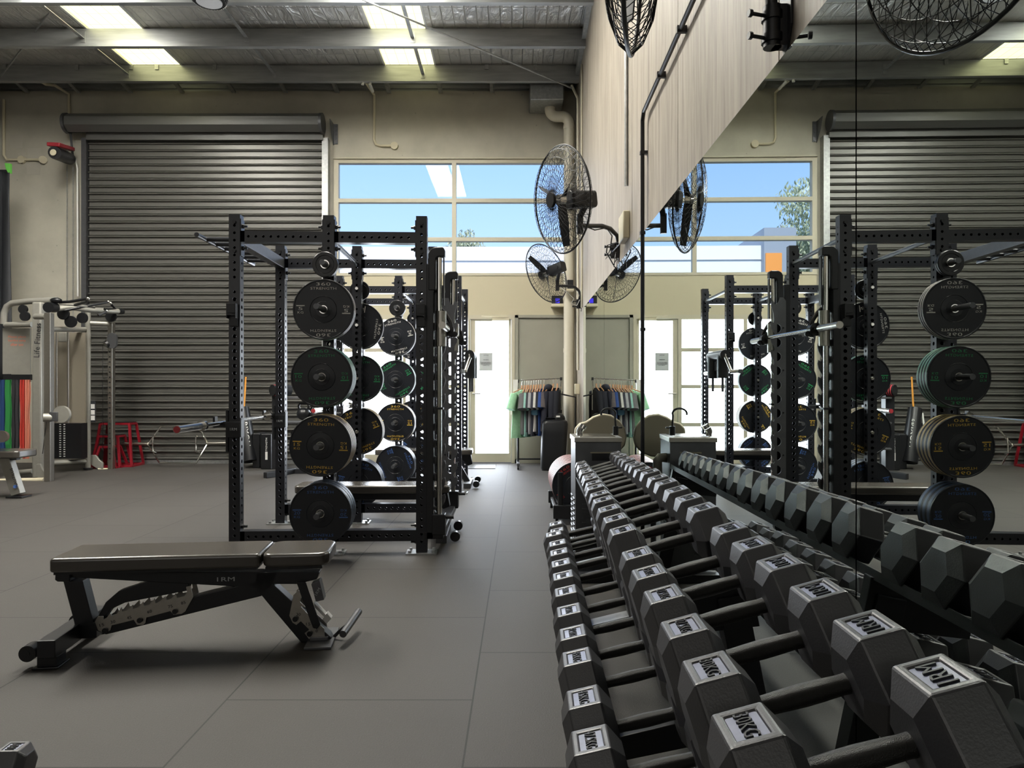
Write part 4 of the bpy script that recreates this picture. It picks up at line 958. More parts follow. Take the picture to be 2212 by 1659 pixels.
# ================================================================ WALL FANS
def fan(label, cen, axis, Rf, plate, arm, up=(0, 0, 1), dep=.16):
    """axis points to the front of the fan"""
    cen = Vector(cen); ax = Vector(axis).normalized(); upv = Vector(up); rt = ax.cross(upv).normalized(); upv = rt.cross(ax)
    t = thing('wall_fan', label, 'fan', plate, 'wall fans')
    def W(a, r, th): return cen + ax * a + (rt * math.cos(th) + upv * math.sin(th)) * r
    NR = 92
    for nm, sg in (('front_guard', 1), ('rear_guard', -1)):
        g = MB(); pr = [(.0, .12), (.0, .30), (.0, .55), (.0, .78), (.0, .93), (.0, 1.0)]
        hts = {.12: .5, .30: .49, .55: .45, .78: .36, .93: .2, 1.0: 0.0}
        for k in range(NR):
            th = 2 * math.pi * k / NR; sw = .35 if k % 2 else -.35
            pts = []
            for _, q in pr: pts.append(W(sg * hts[q] * dep, Rf * q, th + sw * (1 - q)))
            g.tube(pts, .0015, 3, cap=False)
        for q in (.30, .55, .78, .93): g.tube([W(sg * hts[q] * dep, Rf * q, 2 * math.pi * j / 40) for j in range(40)], .0018, 4, closed=True)
        g.build(nm, 'blade', t, smooth=0)
    MB().tube([W(0, Rf, 2 * math.pi * j / 56) for j in range(56)], .0065, 8, closed=True).build('rim', 'blade', t)
    MB().cyl(cen + ax * dep * .5, cen + ax * (dep * .5 + .02), .055, 24).build('badge', 'blade', t)
    g = MB(); g.cyl(cen - ax * .02, cen + ax * .03, .04, 18).cyl(cen + ax * .03, cen + ax * dep * .5, .008, 8); g.build('hub', 'chrome', t)
    for b_ in range(3):
        th = 2 * math.pi * b_ / 3 + .5; g = MB(); vs_ = []
        for i in range(7):
            q = .08 + .80 * i / 6; wd = .20 + .13 * math.sin(math.pi * min(1, q * 1.05)); tw = .05 * (1 - .5 * q)
            for sgn in (-1, 1):
                for off in (0, .004): vs_.append(W(off + sgn * tw * .6, Rf * q, th + sgn * wd / (2 * max(q, .25)) * .5 * .8))
        fs_ = []
        for i in range(6):
            a = i * 4; c = a + 4; fs_ += [(a, a + 2, c + 2, c), (a + 1, c + 1, c + 3, a + 3), (a, c, c + 1, a + 1), (a + 2, a + 3, c + 3, c + 2)]
        fs_ += [(0, 1, 3, 2), (24, 26, 27, 25)]
        g.add(vs_, fs_).build('blade', 'blade', t)
    m0 = cen - ax * (dep * .42)
    g = MB(); mt = frame_mtx(m0 - ax * .10, ax, upv.cross(ax)); mt2 = frame_mtx(m0 - ax * .10, rt, upv)
    g.prism(rrect(-.058, .058, -.062, .062, .03), -.11, .11, 'z'); g.xf(mt2 @ Matrix.Identity(4)); g.build('motor', 'blade', t, bevel=.006)
    MB().cyl(m0 - ax * .14 + rt * .058, m0 - ax * .14 + rt * .064, .028, 18).build('motor_knob', 'black_plastic', t)
    MB().cyl(m0 - ax * .14 - rt * .064, m0 - ax * .14 - rt * .058, .028, 18).build('motor_knob', 'black_plastic', t)
    arm = [Vector(a) for a in arm]
    g = MB(); g.bar(m0 - ax * .13 - upv * .05, Vector(arm[-1]) + Vector((0, 0, .07)), .04, .025).bar(arm[-1] + Vector((0, 0, .09)), arm[-1] - Vector((0, 0, .06)), .045, .035, up=(0, 1, 0)); g.build('yoke', 'black_steel', t, bevel=.003, smooth=0)
    MB().tube(arm, .0175, 12).build('arm', 'black_plastic', t)
    pv = Vector(plate)
    g = MB().tube([pv + Vector((-.045, 0, -.10)), pv + Vector((-.045, 0, .02))], .026, 14)
    for zz in (-.075, -.01): g.tube([pv + Vector((-.045, 0, zz - .012)), pv + Vector((-.045, 0, zz + .012))], .031, 14).tube([pv + Vector((-.045, 0, zz)), pv + Vector((-.11, -.02, zz))], .006, 6).tube([pv + Vector((-.112, -.021, zz)), pv + Vector((-.122, -.023, zz))], .011, 8)
    g.build('pivot', 'black_plastic', t)
    MB().prism([(pv.z - .13, pv.y), (pv.z + .13, pv.y)] and [(pv.y - .0, pv.z - .14), (pv.y + .045, pv.z - .05), (pv.y + .045, pv.z + .05), (pv.y + .0, pv.z + .14), (pv.y - .045, pv.z + .05), (pv.y - .045, pv.z - .05)], xw(pv.y) - .008, xw(pv.y) - .001, 'x').bx(pv.x - .045, xw(pv.y) - .004, pv.y - .02, pv.y + .02, pv.z - .1, pv.z + .02).build('wall_plate', 'black_steel', t, bevel=.001, smooth=0)
    return t
def armpts(pv, pts): return [Vector((pv[0] - .045, pv[1], pv[2] - .02))] + pts
p1 = (xw(5.77), 5.77, 2.27)
t1 = fan('large black wall fan in front of the upper window on a curved arm', P(1213, 432, 5.25), (-.88, -.44, -.12), .385, p1,
    armpts(p1, [P(1337, 530, 5.75), P(1332, 508, 5.7), P(1318, 494, 5.62), P(1300, 488, 5.55), P(1253, 488, 5.42)]))
g = MB(); g.tube([P(1268, 490, 5.44), P(1285, 497, 5.46), P(1310, 492, 5.58), P(1322, 510, 5.66), P(1318, 540, 5.7), P(1308, 560, 5.7), P(1322, 545, 5.7), P(1345, 520, 5.4)], .005, 6).tube([P(1345, 520, 5.4), P(1312, 530, 5.6), P(1310, 545, 5.6), P(1325, 572, 5.6), P(1332, 560, 5.65), P(1330, 545, 5.65), P(1326, 575, 5.6), P(1332, 580, 5.6), P(1334, 560, 5.65)], .005, 6)
g.build('power_cord', 'black_plastic', t1)
p2 = (xw(9.5), 9.5, 2.26)
t2 = fan('smaller looking black wall fan farther down by the corner downpipe', P(1181, 590, 9.1), (-.72, .66, -.22), .385, p2,
    armpts(p2, [P(1254, 638, 9.45), P(1250, 628, 9.4), P(1243, 621, 9.35), P(1234, 618, 9.3), P(1204, 618, 9.15)]))
MB().tube([P(1210, 620, 9.16), P(1226, 632, 9.2), P(1240, 645, 9.3), P(1234, 655, 9.3), P(1246, 660, 9.3), P(1252, 648, 9.4)], .005, 6).build('power_cord', 'white', t2)
p3_ = (xw(2.1), 2.1, CH + 800 * 2.1 / F)
fan('black wall fan high above the dumbbells, only its lower cage and bracket showing', (.335, 1.95, 2.475), (-.97, .22, .06), .385, p3_,
    [Vector((p3_[0] - .045, 2.1, p3_[2] - .02)), Vector((p3_[0] - .05, 2.1, p3_[2] + .10)), Vector((p3_[0] - .09, 2.09, p3_[2] + .17)), Vector((p3_[0] - .18, 2.05, p3_[2] + .2)), Vector((.50, 2.0, p3_[2] + .2))])

# ================================================================ RIGHT CORNER
# drinking fountain
yc = 4.36; xa_, xb2 = PX(1243, yc), PX(1342, yc); zt_ = PZ(945, yc)
t_ = thing('drinking_fountain', 'grey metal drinking fountain cabinet with a black swan neck tap', 'water cooler', ((xa_ + xb2) / 2, yc + .16, 0))
MB().bx(xa_, xb2, yc, yc + .33, .03, zt_ - .03).build('cabinet', 'gunmetal', t_, bevel=.004, smooth=0)
MB().bx(xa_ - .006, xb2 + .006, yc - .006, yc + .336, zt_ - .03, zt_).build('basin_rim', 'brushed', t_, bevel=.004, smooth=0)
MB().bx(xa_ + .03, xb2 - .03, yc + .03, yc + .30, zt_ + .0, zt_ + .004).build('basin', 'chrome', t_, smooth=0)
MB().bx(xa_ + .10, xa_ + .21, yc - .004, yc, PZ(988, yc) - .02, PZ(988, yc) + .025).build('grip_slot', 'black_plastic', t_, smooth=0)
MB().bx(xa_ + .09, xa_ + .22, yc - .008, yc - .001, PZ(988, yc) + .025, PZ(988, yc) + .033).build('slot_trim', 'cream', t_, smooth=0)
for cx in (xa_ - .0015,):
    for k in range(12):
        for j in range(2): MB().tube([(cx, yc + .04 + j * .15, .10 + k * .032), (cx, yc + .13 + j * .15, .10 + k * .032)], .006, 6).build('louvre', 'gunmetal', t_) if k < 12 else None
for k in range(12):
    for j in range(2): MB().tube([(xb2 + .001, yc + .04 + j * .15, .10 + k * .032), (xb2 + .001, yc + .13 + j * .15, .10 + k * .032)], .006, 6).build('louvre', 'gunmetal', t_)
    MB().tube([(xa_ + .04, yc - .001, .12 + k * .028), (xa_ + .13, yc - .001, .12 + k * .028)], .005, 6).build('louvre', 'gunmetal', t_)
tp = P(1330, 940, yc + .06)
g = MB().cyl(tp, tp + Vector((0, 0, .055)), .017, 16); g.tube([tp + Vector((0, 0, .05)), tp + Vector((-.004, 0, .12))] + [tp + Vector((-.045 + .045 * math.cos(R_(a)), 0, .13 + .035 * math.sin(R_(a)))) for a in range(10, 200, 20)], .0065, 10)
g.tube([tp + Vector((0, 0, .045)), tp + Vector((.04, 0, .047))], .005, 8); g.build('tap', 'black_plastic', t_)
g = MB().tube([P(1253, 942, yc + .05), P(1252, 932, yc + .05), P(1256, 925, yc + .05)], [.016, .02, .022], 12).tube([P(1258, 925, yc + .05), P(1262, 918, yc + .05)], .022, 12); g.build('bubbler', 'chrome', t_)
g = MB().tube([(xb2, yc + .12, .70), (xb2 + .04, yc + .12, .70), (xb2 + .055, yc + .12, .68), (xb2 + .055, yc + .12, .55)], .03, 14); g.build('waste_pipe', 'pvc', t_)
# oval cream panel behind the fountain
t_ = thing('oval_board', 'rounded cream board standing behind the drinking fountain against the mirror', 'board', P(1300, 940, 5.05))
cc = P(1301, 945, 5.05)
outl = [(1240, 945), (1242, 925), (1252, 914), (1266, 910), (1280, 900), (1300, 893), (1320, 896), (1338, 908), (1350, 925), (1354, 945), (1350, 962), (1336, 978), (1316, 986), (1290, 988), (1262, 980), (1246, 966)]
MB().prism([(P(u, v, 5.0).x, P(u, v, 5.0).z) for u, v in outl], 4.99, 5.03).build('board', 'cream', t_, bevel=.012, seg=3)
MB().cyl((cc.x + .02, 5.02, 0.0), (cc.x + .02, 5.02, .56), .02, 12).build('stand', 'black_plastic', t_)
MB().cyl((cc.x + .02, 5.02, 0), (cc.x + .02, 5.02, .015), .14, 24).build('base', 'black_plastic', t_)
# toaster rack of bumper plates
t_ = thing('plate_cart', 'low black wheeled cart holding the red lettered bumper plates', 'plate rack', (.5, 6.3, 0))
MB().bx(.36, .41, 5.95, 6.72, .075, .105).build('side_rail', 'gunmetal', t_, bevel=.003, smooth=0)
MB().bx(.66, .71, 5.95, 6.72, .075, .105).build('side_rail', 'gunmetal', t_, bevel=.003, smooth=0)
for yy in (5.90, 6.70): MB().bx(.34, .73, yy, yy + .06, .05, .16).build('end_plate', 'black_steel', t_, bevel=.004, smooth=0)
g = MB()
for k in range(10): g.cyl((.385, 5.98 + k * .075, .10), (.385, 5.98 + k * .075, .13), .008, 8)
g.build('dividers', 'black_steel', t_)
MB().tube([(.40, 5.93, .14), (.40, 5.93, .43)], .022, 12).build('handle_post', 'black_plastic', t_)
MB().tube([(.50, 5.93, .14), (.55, 5.93, .40), (.70, 5.93, .40)], .010, 8).build('handle', 'gunmetal', t_)
for xx in (.37, .70):
    for yy in (5.93, 6.73): MB().cyl((xx - .012, yy, .025), (xx + .012, yy, .025), .025, 14).build('wheel', 'black_plastic', t_)
protos['25'] = (make_plate('25', PR, .055, 'txt25', 'rim25'), .055)
CW = ['frontmost', 'second', 'third', 'fourth', 'fifth', 'sixth', 'seventh', 'eighth', 'rearmost']
for k in range(9):
    plate('25', (.535, 6.03 + k * .073, .108 + PR), -.6 + (0 if k == 0 else random.uniform(-1, 1)), 0, 'red lettered 25 kg bumper plate on the low cart, %s of its row' % CW[k], 'plates on the low cart')
# black soft case with a cap
t_ = thing('speaker_case', 'tall black rounded case standing under the clothes rail', 'case', (PX(1199, 9.7), 9.75, 0))
xc_ = PX(1199, 9.7)
g = MB(); pr_ = []
for k, (zz, q) in enumerate(((0, .9), (.03, .97), (.25, 1), (.5, 1.02), (.62, 1.03), (.66, .95), (.68, .8))):
    for (px_, py_) in rrect(-.17 * q, .17 * q, -.16 * q, .16 * q, .06, 3): pr_.append((xc_ + px_ - .03 + .04 * zz, 9.75 + py_, zz))
nn = 16; g.add(pr_, [(i * nn + j, i * nn + (j + 1) % nn, (i + 1) * nn + (j + 1) % nn, (i + 1) * nn + j) for i in range(6) for j in range(nn)] + [tuple(range(nn))[::-1], tuple(range(6 * nn, 7 * nn))])
g.build('body', 'black_plastic', t_)
t_ = thing('baseball_cap', 'black baseball cap with white lettering lying on the rounded case', 'cap', (xc_ + .03, 9.72, .68))
g = MB().ball((xc_ + .05, 9.72, .685), .09, .10, .085, 16, 8); g.build('crown', 'black_plastic', t_)
MB().ball((xc_ - .05, 9.70, .70), .09, .075, .012, 16, 6).build('brim', 'black_plastic', t_)
MB().bx(xc_ + .01, xc_ + .06, 9.605, 9.625, .715, .735).build('patch', 'white', t_, smooth=0)
# ---- clothes rail and garments
t_ = thing('clothes_rail', 'wheeled garment rail with a chrome bar and black joints beside the door', 'clothes rack', (PX(1165, 9.95), 9.95, 0))
yR = 9.95; a0, b0 = P(1119, 822, yR), P(1212, 817, yR)
MB().tube([a0, b0], .009, 10).build('hanging_bar', 'chrome', t_)
for p_ in (a0, b0): MB().tube([p_ + Vector((0, 0, -.03)), p_ + Vector((0, 0, .012))], .017, 10).build('joint', 'black_plastic', t_)
for xx, nm in ((a0.x, 0), (b0.x, 1)):
    MB().tube([(xx, yR, .55), (xx, yR, a0.z)], .010, 10).build('upper_tube', 'chrome', t_)
    MB().tube([(xx, yR, .05), (xx, yR, .80)], .014, 10).build('lower_tube', 'black_plastic', t_)
    MB().bx(xx - .02, xx + .02, yR - .25, yR + .25, .055, .085).build('foot', 'gunmetal', t_, bevel=.003, smooth=0)
    for yy in (-.23, .23): MB().cyl((xx - .012, yR + yy, .026), (xx + .012, yR + yy, .026), .026, 14).build('castor', 'black_plastic', t_)
MB().tube([(a0.x, yR, .12), (b0.x, yR, .12)], .012, 8).build('stretcher', 'black_plastic', t_)
MB().tube([(b0.x, yR, 1.02), (b0.x + .19, yR - .1, .98), (b0.x + .19, yR - .1, .05)], .011, 8).build('side_frame', 'black_plastic', t_)
def garment(x, label, col, yaw, long_=False, hood=False, L=.62, W=.23, band=None):
    top = a0.z + (b0.z - a0.z) * (x - a0.x) / (b0.x - a0.x); t = thing('hanging_garment', label, 'clothing', (0, 0, 0), 'garments on the clothes rail')
    mt = M.get('cloth_%d_%d_%d' % col) or mat('cloth_%d_%d_%d' % col, rgb(*col), .85, noise=.08, nscale=30); M['cloth_%d_%d_%d' % col] = mt
    g = MB(); zs_ = -.13; vs_ = []; n_ = 14
    rows = [(0.0, .055), (-.015, .10), (-.05, .80), (-.12, .86), (-.25, .84), (-.45, .88), (-L, .95)]
    for (dz, q) in rows:
        for k in range(n_):
            th = 2 * math.pi * k / n_; rip = 1 + .25 * math.sin(5 * th + dz * 9 + x * 40)
            vs_.append((W * q * math.cos(th), .028 * rip * math.sin(th) * (1 + .8 * (-dz / L)), zs_ + dz))
    g.add(vs_, [(i * n_ + j, i * n_ + (j + 1) % n_, (i + 1) * n_ + (j + 1) % n_, (i + 1) * n_ + j) for i in range(6) for j in range(n_)] + [tuple(range(n_)), tuple(range(6 * n_, 7 * n_))])
    for s_ in (-1, 1):
        if long_: g.tube([(s_ * W * .72, 0, zs_ - .06), (s_ * W * 1.05, 0, zs_ - .25), (s_ * W * 1.10, .0, zs_ - .58)], [.055, .045, .035], 10)
        else: g.tube([(s_ * W * .68, 0, zs_ - .065), (s_ * W * 1.02, 0, zs_ - .27)], [.055, .065], 10)
    if hood: g.ball((-.03, 0, zs_ + .0), .10, .06, .06, 12, 8)
    g.build('fabric', mt, t, smooth=.9)
    h = MB().tube([(-.17, 0, zs_ - .035), (0, 0, zs_ + .015), (.17, 0, zs_ - .035)], .008, 8); h.tube([(0, 0, zs_ + .01), (0, 0, zs_ + .06)], .011, 8); h.build('hanger', 'wood_peg', t)
    MB().tube([(0, 0, zs_ + .06), (0, 0, -.03), (.012, 0, -.01), (.012, 0, .005), (0, 0, .014), (-.012, 0, .004)], .0022, 5).build('hook', 'chrome', t)
    if band: 
        b2 = MB().bx(-W * .88, W * .88, -.048, .048, zs_ - .36, zs_ - .16); b2.build('stripe', band, t, bevel=.02)
    t.location = (x, yR, top); t.rotation_euler = (0, 0, yaw); return t
cl = [((150, 198, 160), .85, False, 'pale green t-shirt hanging nearest the door'), ((96, 96, 98), 1.42, False, 'grey t-shirt hanging just right of the pale green one'), ((140, 186, 176), 1.42, False, 'mint t-shirt hanging behind the grey one'),
      ((52, 52, 60), 1.42, False, 'charcoal t-shirt with a small red mark near the mint one'), ((150, 152, 156), 1.42, False, 'light grey tee in the middle of the rail'), ((44, 46, 58), 1.42, False, 'dark navy tee left of the white and blue one'),
      ((196, 196, 192), 1.42, False, 'white top panelled with light blue in the middle of the rail'), ((28, 30, 38), 1.42, False, 'black tee right of the white panelled top'), ((40, 70, 130), 1.42, False, 'royal blue t-shirt hanging left of the brown grey one'),
      ((84, 78, 80), 1.42, False, 'brown grey t-shirt hanging beside the dark hoodies'), ((26, 28, 42), 1.25, True, 'navy hooded sweatshirt with the hood turned left'), ((24, 26, 38), 1.4, True, 'second navy sweatshirt behind the hooded one'), ((22, 24, 34), 1.4, True, 'dark jumper at the right end of the rail')]
for k, (col, yw, lg, lb) in enumerate(cl):
    x_ = PX((1127, 1133, 1138, 1142, 1147, 1153, 1158, 1163, 1168, 1175, 1186, 1195, 1204)[k], yR)
    garment(x_, lb, col, yw, lg, hood=(k == 10), L=.66 if k == 0 else .58 + .03 * (k % 3), band=('sky_band' if k == 6 else None) if k != 6 else M.setdefault('sky_band', mat('sky_band', rgb(110, 160, 190), .85)))
t_ = thing('price_tag_sheet', 'white paper sheet hanging at the left end of the clothes rail', 'paper', P(1113, 840, 9.9)); MB().prism([(P(1108, 820, 9.9).x, P(1108, 820, 9.9).z), (P(1119, 820, 9.9).x, P(1119, 820, 9.9).z), (P(1117, 862, 9.9).x, P(1117, 862, 9.9).z), (P(1109, 860, 9.9).x, P(1109, 860, 9.9).z)], 9.90, 9.902).build('sheet', 'white', t_, smooth=0)
# devices on the lintel
t_ = thing('media_shelf', 'cream shelf with a lit screen on the lintel beside the downpipe', 'shelf', (PX(1205, 10.5), 10.45, PZ(665)))
MB().bx(PX(1190), PX(1222), 10.36, 10.525, PZ(664), PZ(658)).build('board', 'cream', t_, bevel=.003, smooth=0)
MB().bx(PX(1191), PX(1215), 10.42, 10.46, PZ(658), PZ(640)).build('tablet', 'black_plastic', t_, bevel=.003, smooth=0)
MB().bx(PX(1199), PX(1208), 10.416, 10.42, PZ(656), PZ(646)).build('screen', 'screen', t_, smooth=0)
t_ = thing('router', 'small black box on a cream bracket in front of the downpipe', 'router', (PX(1231), 10.2, PZ(625)))
MB().bx(PX(1225, 10.15), PX(1238, 10.15), 10.12, 10.2, PZ(625, 10.15), PZ(605, 10.15)).build('box', 'black_plastic', t_, bevel=.004, smooth=0)
MB().bx(PX(1218, 10.15), PX(1239, 10.15), 10.08, 10.25, PZ(629, 10.15), PZ(625, 10.15)).build('shelf', 'cream', t_, smooth=0)
# small junction box low in the corner
t_ = thing('low_outlet', 'small white outlet at the foot of the corner conduit', 'outlet', (xw(9.9) - .03, 9.9, 1.2)); MB().prism([(xw(9.8) - .06, 9.8), (xw(10) - .06, 10.0), (xw(10) - .0, 10.0), (xw(9.8) - .0, 9.8)], 1.02, 1.16, 'z').build('box', 'cream', t_, bevel=.006)
t_ = thing('door_mat', 'thin dark door mat on the floor before the glass door', 'mat', (PX(1035, 10), 10.1, 0)); MB().bx(PX(1000, 9.9), PX(1070, 9.9), 9.8, 10.4, 0, .008).build('mat', 'black_plastic', t_, smooth=0)
# safety squat bar leaning on second rack
t_ = thing('safety_squat_bar', 'black padded squat bar with chrome handles racked on the second rack', 'bar', (-.40, 7.5, 1.2))
for y_ in (7.35, 7.75): 
    a_ = Vector((-.43, y_, 1.42)); MB().tube([a_ + Vector((.0, 0, .03)), a_ + Vector((.0, 0, -.20))], .055, 16).build('shoulder_pad', 'black_plastic', t_)
    MB().tube([a_ + Vector((.0, 0, -.2)), a_ + Vector((.0, 0, -.34))], .013, 8).build('grip', 'gunmetal', t_)
MB().tube([(-.43, 7.25, 1.455), (-.43, 7.85, 1.455)], .05, 14).build('neck_pad', 'black_plastic', t_)
for y0, y1, s_ in ((7.25, 6.85, -1), (7.85, 8.25, 1)):
    MB().tube([(-.43, y0, 1.45), (-.42, y0 + s_ * .06, 1.42), (-.46, y0 + s_ * .08, 1.31), (-.47, y0 + s_ * .10, 1.28), (-.47, y1, 1.28)], [.016, .016, .016, .023, .023], 12).build('cambered_end', 'chrome', t_)
MB().bx(-.53, -.43, 7.56, 7.72, 1.30, 1.40).build('hanger_cup', 'black_steel', t_, bevel=.004)

# ================================================================ LEFT SIDE: cable machine etc
t_ = thing('cable_machine', 'silver dual cable training machine with weight stack by the left wall', 'cable machine', (-6.2, 9.3, 0))
def tb(pts, r, nm, m='machine_silver', n=12): return MB().tube(pts, r, n).build(nm, m, t_)
fp = MB().bx(PX(68, 8.8), PX(88, 8.8), 8.8, 8.9, .0, PZ(652, 8.8)).build('front_post', 'machine_silver', t_, bevel=.02, seg=3)
tg = MB(); put_text(tg, 'Life Fitness', .42, .07, frame_mtx((PX(81, 8.8), 8.797, PZ(735, 8.8)), (0.05, 0, 1), (-1, 0, .05)), .001); tg.build('lettering', 'ink', fp, smooth=0)
tb([P(190, 1013, 9.7), P(190, 672, 9.7)], .036, 'right_post')
MB().cyl(P(190, 1014, 9.7), P(190, 1010, 9.7), .06, 18).build('post_foot', 'black_plastic', t_)
tb([P(8, 700, 9.0), P(9, 676, 9.0), P(15, 662, 9.0), P(26, 655, 9.0), P(60, 651, 8.95), P(125, 648, 8.9)], .038, 'top_frame')
tb([P(12, 702, 9.0), P(70, 701, 8.9)], .036, 'cross_tube'); tb([P(88, 711, 8.95), P(187, 712, 9.7)], .034, 'cross_tube')
tb([P(90, 676, 8.95), P(100, 669, 9.0), P(150, 664, 9.2), P(200, 670, 9.4), P(262, 673, 9.8)], .036, 'boom')
MB().tube([P(256, 673, 9.75), P(264, 673, 9.82)], .041, 12).build('boom_cap', 'black_plastic', t_)
tb([P(77, 684, 8.7), P(100, 684, 8.6)], .036, 'strut'); tb([P(195, 698, 9.7), P(238, 700, 9.8)], .034, 'strut')
MB().bx(PX(8, 9.05), PX(67, 9.05), 9.03, 9.06, PZ(808, 9.05), PZ(709, 9.05)).build('sign_board', 'machine_silver', t_, smooth=0)
tg = MB()
for s_, v, w_ in (('Please place', 728, .22), ('handles away', 736, .22), ('after use', 744, .16)): put_text(tg, s_, w_, .035, frame_mtx((PX(37, 9.03), 9.028, PZ(v, 9.03)), (1, 0, 0), (0, 0, 1)), .001)
tg.build('sign_text', 'orange_text', t_, smooth=0)
MB().bx(PX(9, 9.05), PX(66, 9.05), 9.03, 9.10, PZ(821, 9.05), PZ(809, 9.05)).build('band_shelf', 'black_plastic', t_, smooth=0)
MB().tube([P(0, 823, 8.97), P(66, 823, 8.97)], .012, 8).build('band_rail', 'black_steel', t_)
MB().bx(PX(88, 9.6), PX(184, 9.6), 9.6, 9.63, PZ(915, 9.6), PZ(718, 9.6)).build('back_panel', 'machine_panel', t_, smooth=0)
g = MB().bx(PX(113, 9.5), PX(181, 9.5), 9.45, 9.58, PZ(990, 9.5), PZ(914, 9.5)); ws = g.build('weight_stack', 'black_plastic', t_, smooth=0)
g = MB()
for k in range(15):
    for uu in (130, 139): g.box(P(uu, 917 + k * 4.9, 9.445), (.022, .004, .011))
g.build('stack_labels', 'white', ws, smooth=0)
for uu in (122, 147): tb([P(uu, 718, 9.5), P(uu, 914, 9.5)], .012, 'guide_rod', 'brushed')
MB().bx(PX(128, 9.5), PX(146, 9.5), 9.47, 9.5, PZ(739, 9.5), PZ(718, 9.5)).build('top_bracket', 'machine_silver', t_, bevel=.01)
MB().bx(PX(98, 8.55), PX(112, 8.55), 8.52, 8.6, 0, PZ(676, 8.55)).build('column', 'brushed', t_, bevel=.006, smooth=0)
MB().bx(PX(235, 9.8), PX(245, 9.8), 9.77, 9.85, 0, PZ(697, 9.8)).build('column', 'brushed', t_, bevel=.006, smooth=0)
g = MB()
for k in range(22): g.cyl(P(237, 760 + k * 11, 9.765), P(237, 760 + k * 11, 9.77), .011, 8)
g.build('column_holes', 'black_plastic', t_)
def disc(u, v, Y, r, nm='pulley', m='black_plastic', th=.03): return MB().cyl(P(u, v, Y) - Vector((0, th / 2, 0)), P(u, v, Y) + Vector((0, th / 2, 0)), r, 24).build(nm, m, t_)
for u, v, Y, r in ((54, 683, 8.9, .06), (50, 668, 8.92, .055), (137, 678, 9.2, .075), (153, 695, 9.22, .075), (178, 687, 9.3, .068), (240, 684, 9.75, .072)): disc(u, v, Y, r)
MB().cyl(P(104, 664, 8.6), P(118, 664, 8.75), .062, 22).build('pulley', 'black_plastic', t_); MB().ball(P(121, 649, 8.7), .07, .05, .035).build('pulley_cover', 'black_plastic', t_)
disc(134, 895, 8.5, .10, 'carriage_cover', 'machine_silver', .04); MB().tube([P(93, 902, 8.45), P(112, 902, 8.5)], .05, 18).build('carriage', 'machine_silver', t_)
MB().bx(PX(110, 8.5), PX(128, 8.5), 8.46, 8.54, PZ(910, 8.5), PZ(890, 8.5)).build('carriage_bracket', 'gunmetal', t_, bevel=.006)
MB().prism(rrect(-.06, .06, -.105, .105, .058), -.02, .02).xf(Matrix.Translation(P(243, 736, 9.72))).build('carriage_cover', 'gunmetal', t_)
MB().tube([P(233, 742, 9.72), P(228, 745, 9.7)], .05, 14).build('carriage', 'black_plastic', t_)
tb([P(128, 653, 8.75), P(150, 652, 8.7), P(190, 645, 8.5)], .017, 'pull_up_handle', 'black_plastic'); tb([P(162, 659, 8.8), P(186, 652, 8.6), P(190, 645, 8.5)], .017, 'pull_up_handle', 'black_plastic')
tb([P(126, 656, 8.9), P(160, 659, 8.9), P(204, 664, 9.3)], .015, 'handle_tube'); tb([P(140, 671, 9.0), P(178, 663, 9.1), P(234, 652, 9.4)], .017, 'pull_up_handle', 'black_plastic')
tb([P(238, 655, 9.4), P(248, 667, 9.5), P(226, 668, 9.3)], .017, 'pull_up_handle', 'black_plastic'); tb([P(212, 681, 9.2), P(231, 672, 9.3)], .017, 'pull_up_handle', 'black_plastic')
for u, v, Y in ((190, 645, 8.5), (234, 652, 9.4), (239, 655, 9.4), (231, 672, 9.3)): MB().ball(P(u, v, Y), .021).build('end_knob', 'chrome', t_)
tb([P(113, 1000, 9.3), P(187, 997, 9.7)], .036, 'base_tube'); tb([P(-30, 1040, 8.7), P(96, 1037, 8.6)], .03, 'base_tube', 'cream'); tb([P(20, 1022, 9.1), P(72, 1018, 8.9)], .034, 'base_tube')
MB().prism([(P(u, v, 8.62).x, P(u, v, 8.62).z) for u, v in ((78, 1003), (86, 1002), (91, 1014), (97, 1022), (97, 1037), (82, 1036), (78, 1025))], 8.62, 8.65).build('foot_plate', 'machine_silver', t_, bevel=.004)
MB().prism([(P(u, v, 9.75).x, P(u, v, 9.75).z) for u, v in ((195, 983), (206, 983), (214, 994), (222, 1000), (222, 1013), (210, 1013), (197, 1004))], 9.75, 9.78).build('foot_plate', 'machine_silver', t_, bevel=.004)
tb([P(212, 1013.5, 9.75), P(240, 1013, 9.8)], .014, 'base_tube', 'cream')
g = MB().bx(PX(194, 9.6), PX(204, 9.6), 9.62, 9.63, PZ(912, 9.6), PZ(866, 9.6)); pc = g.build('exercise_placard', 'ink', t_, smooth=0)
g = MB()
for v in (873, 886, 898): g.bx(PX(195, 9.6), PX(203, 9.6), 9.612, 9.619, PZ(v + 10, 9.6), PZ(v, 9.6))
g.build('placard_pictures', 'white', pc, smooth=0)
for u0, v0, v1 in ((238, 745, 1000), (222, 745, 985)): pass
MB().tube([P(222, 745, 9.7), P(222, 985, 9.8)], .0035, 6).build('cable', 'black_plastic', t_)
MB().tube([P(100, 910, 8.5), P(92, 980, 8.55)], .004, 6).build('cable', 'black_plastic', t_)
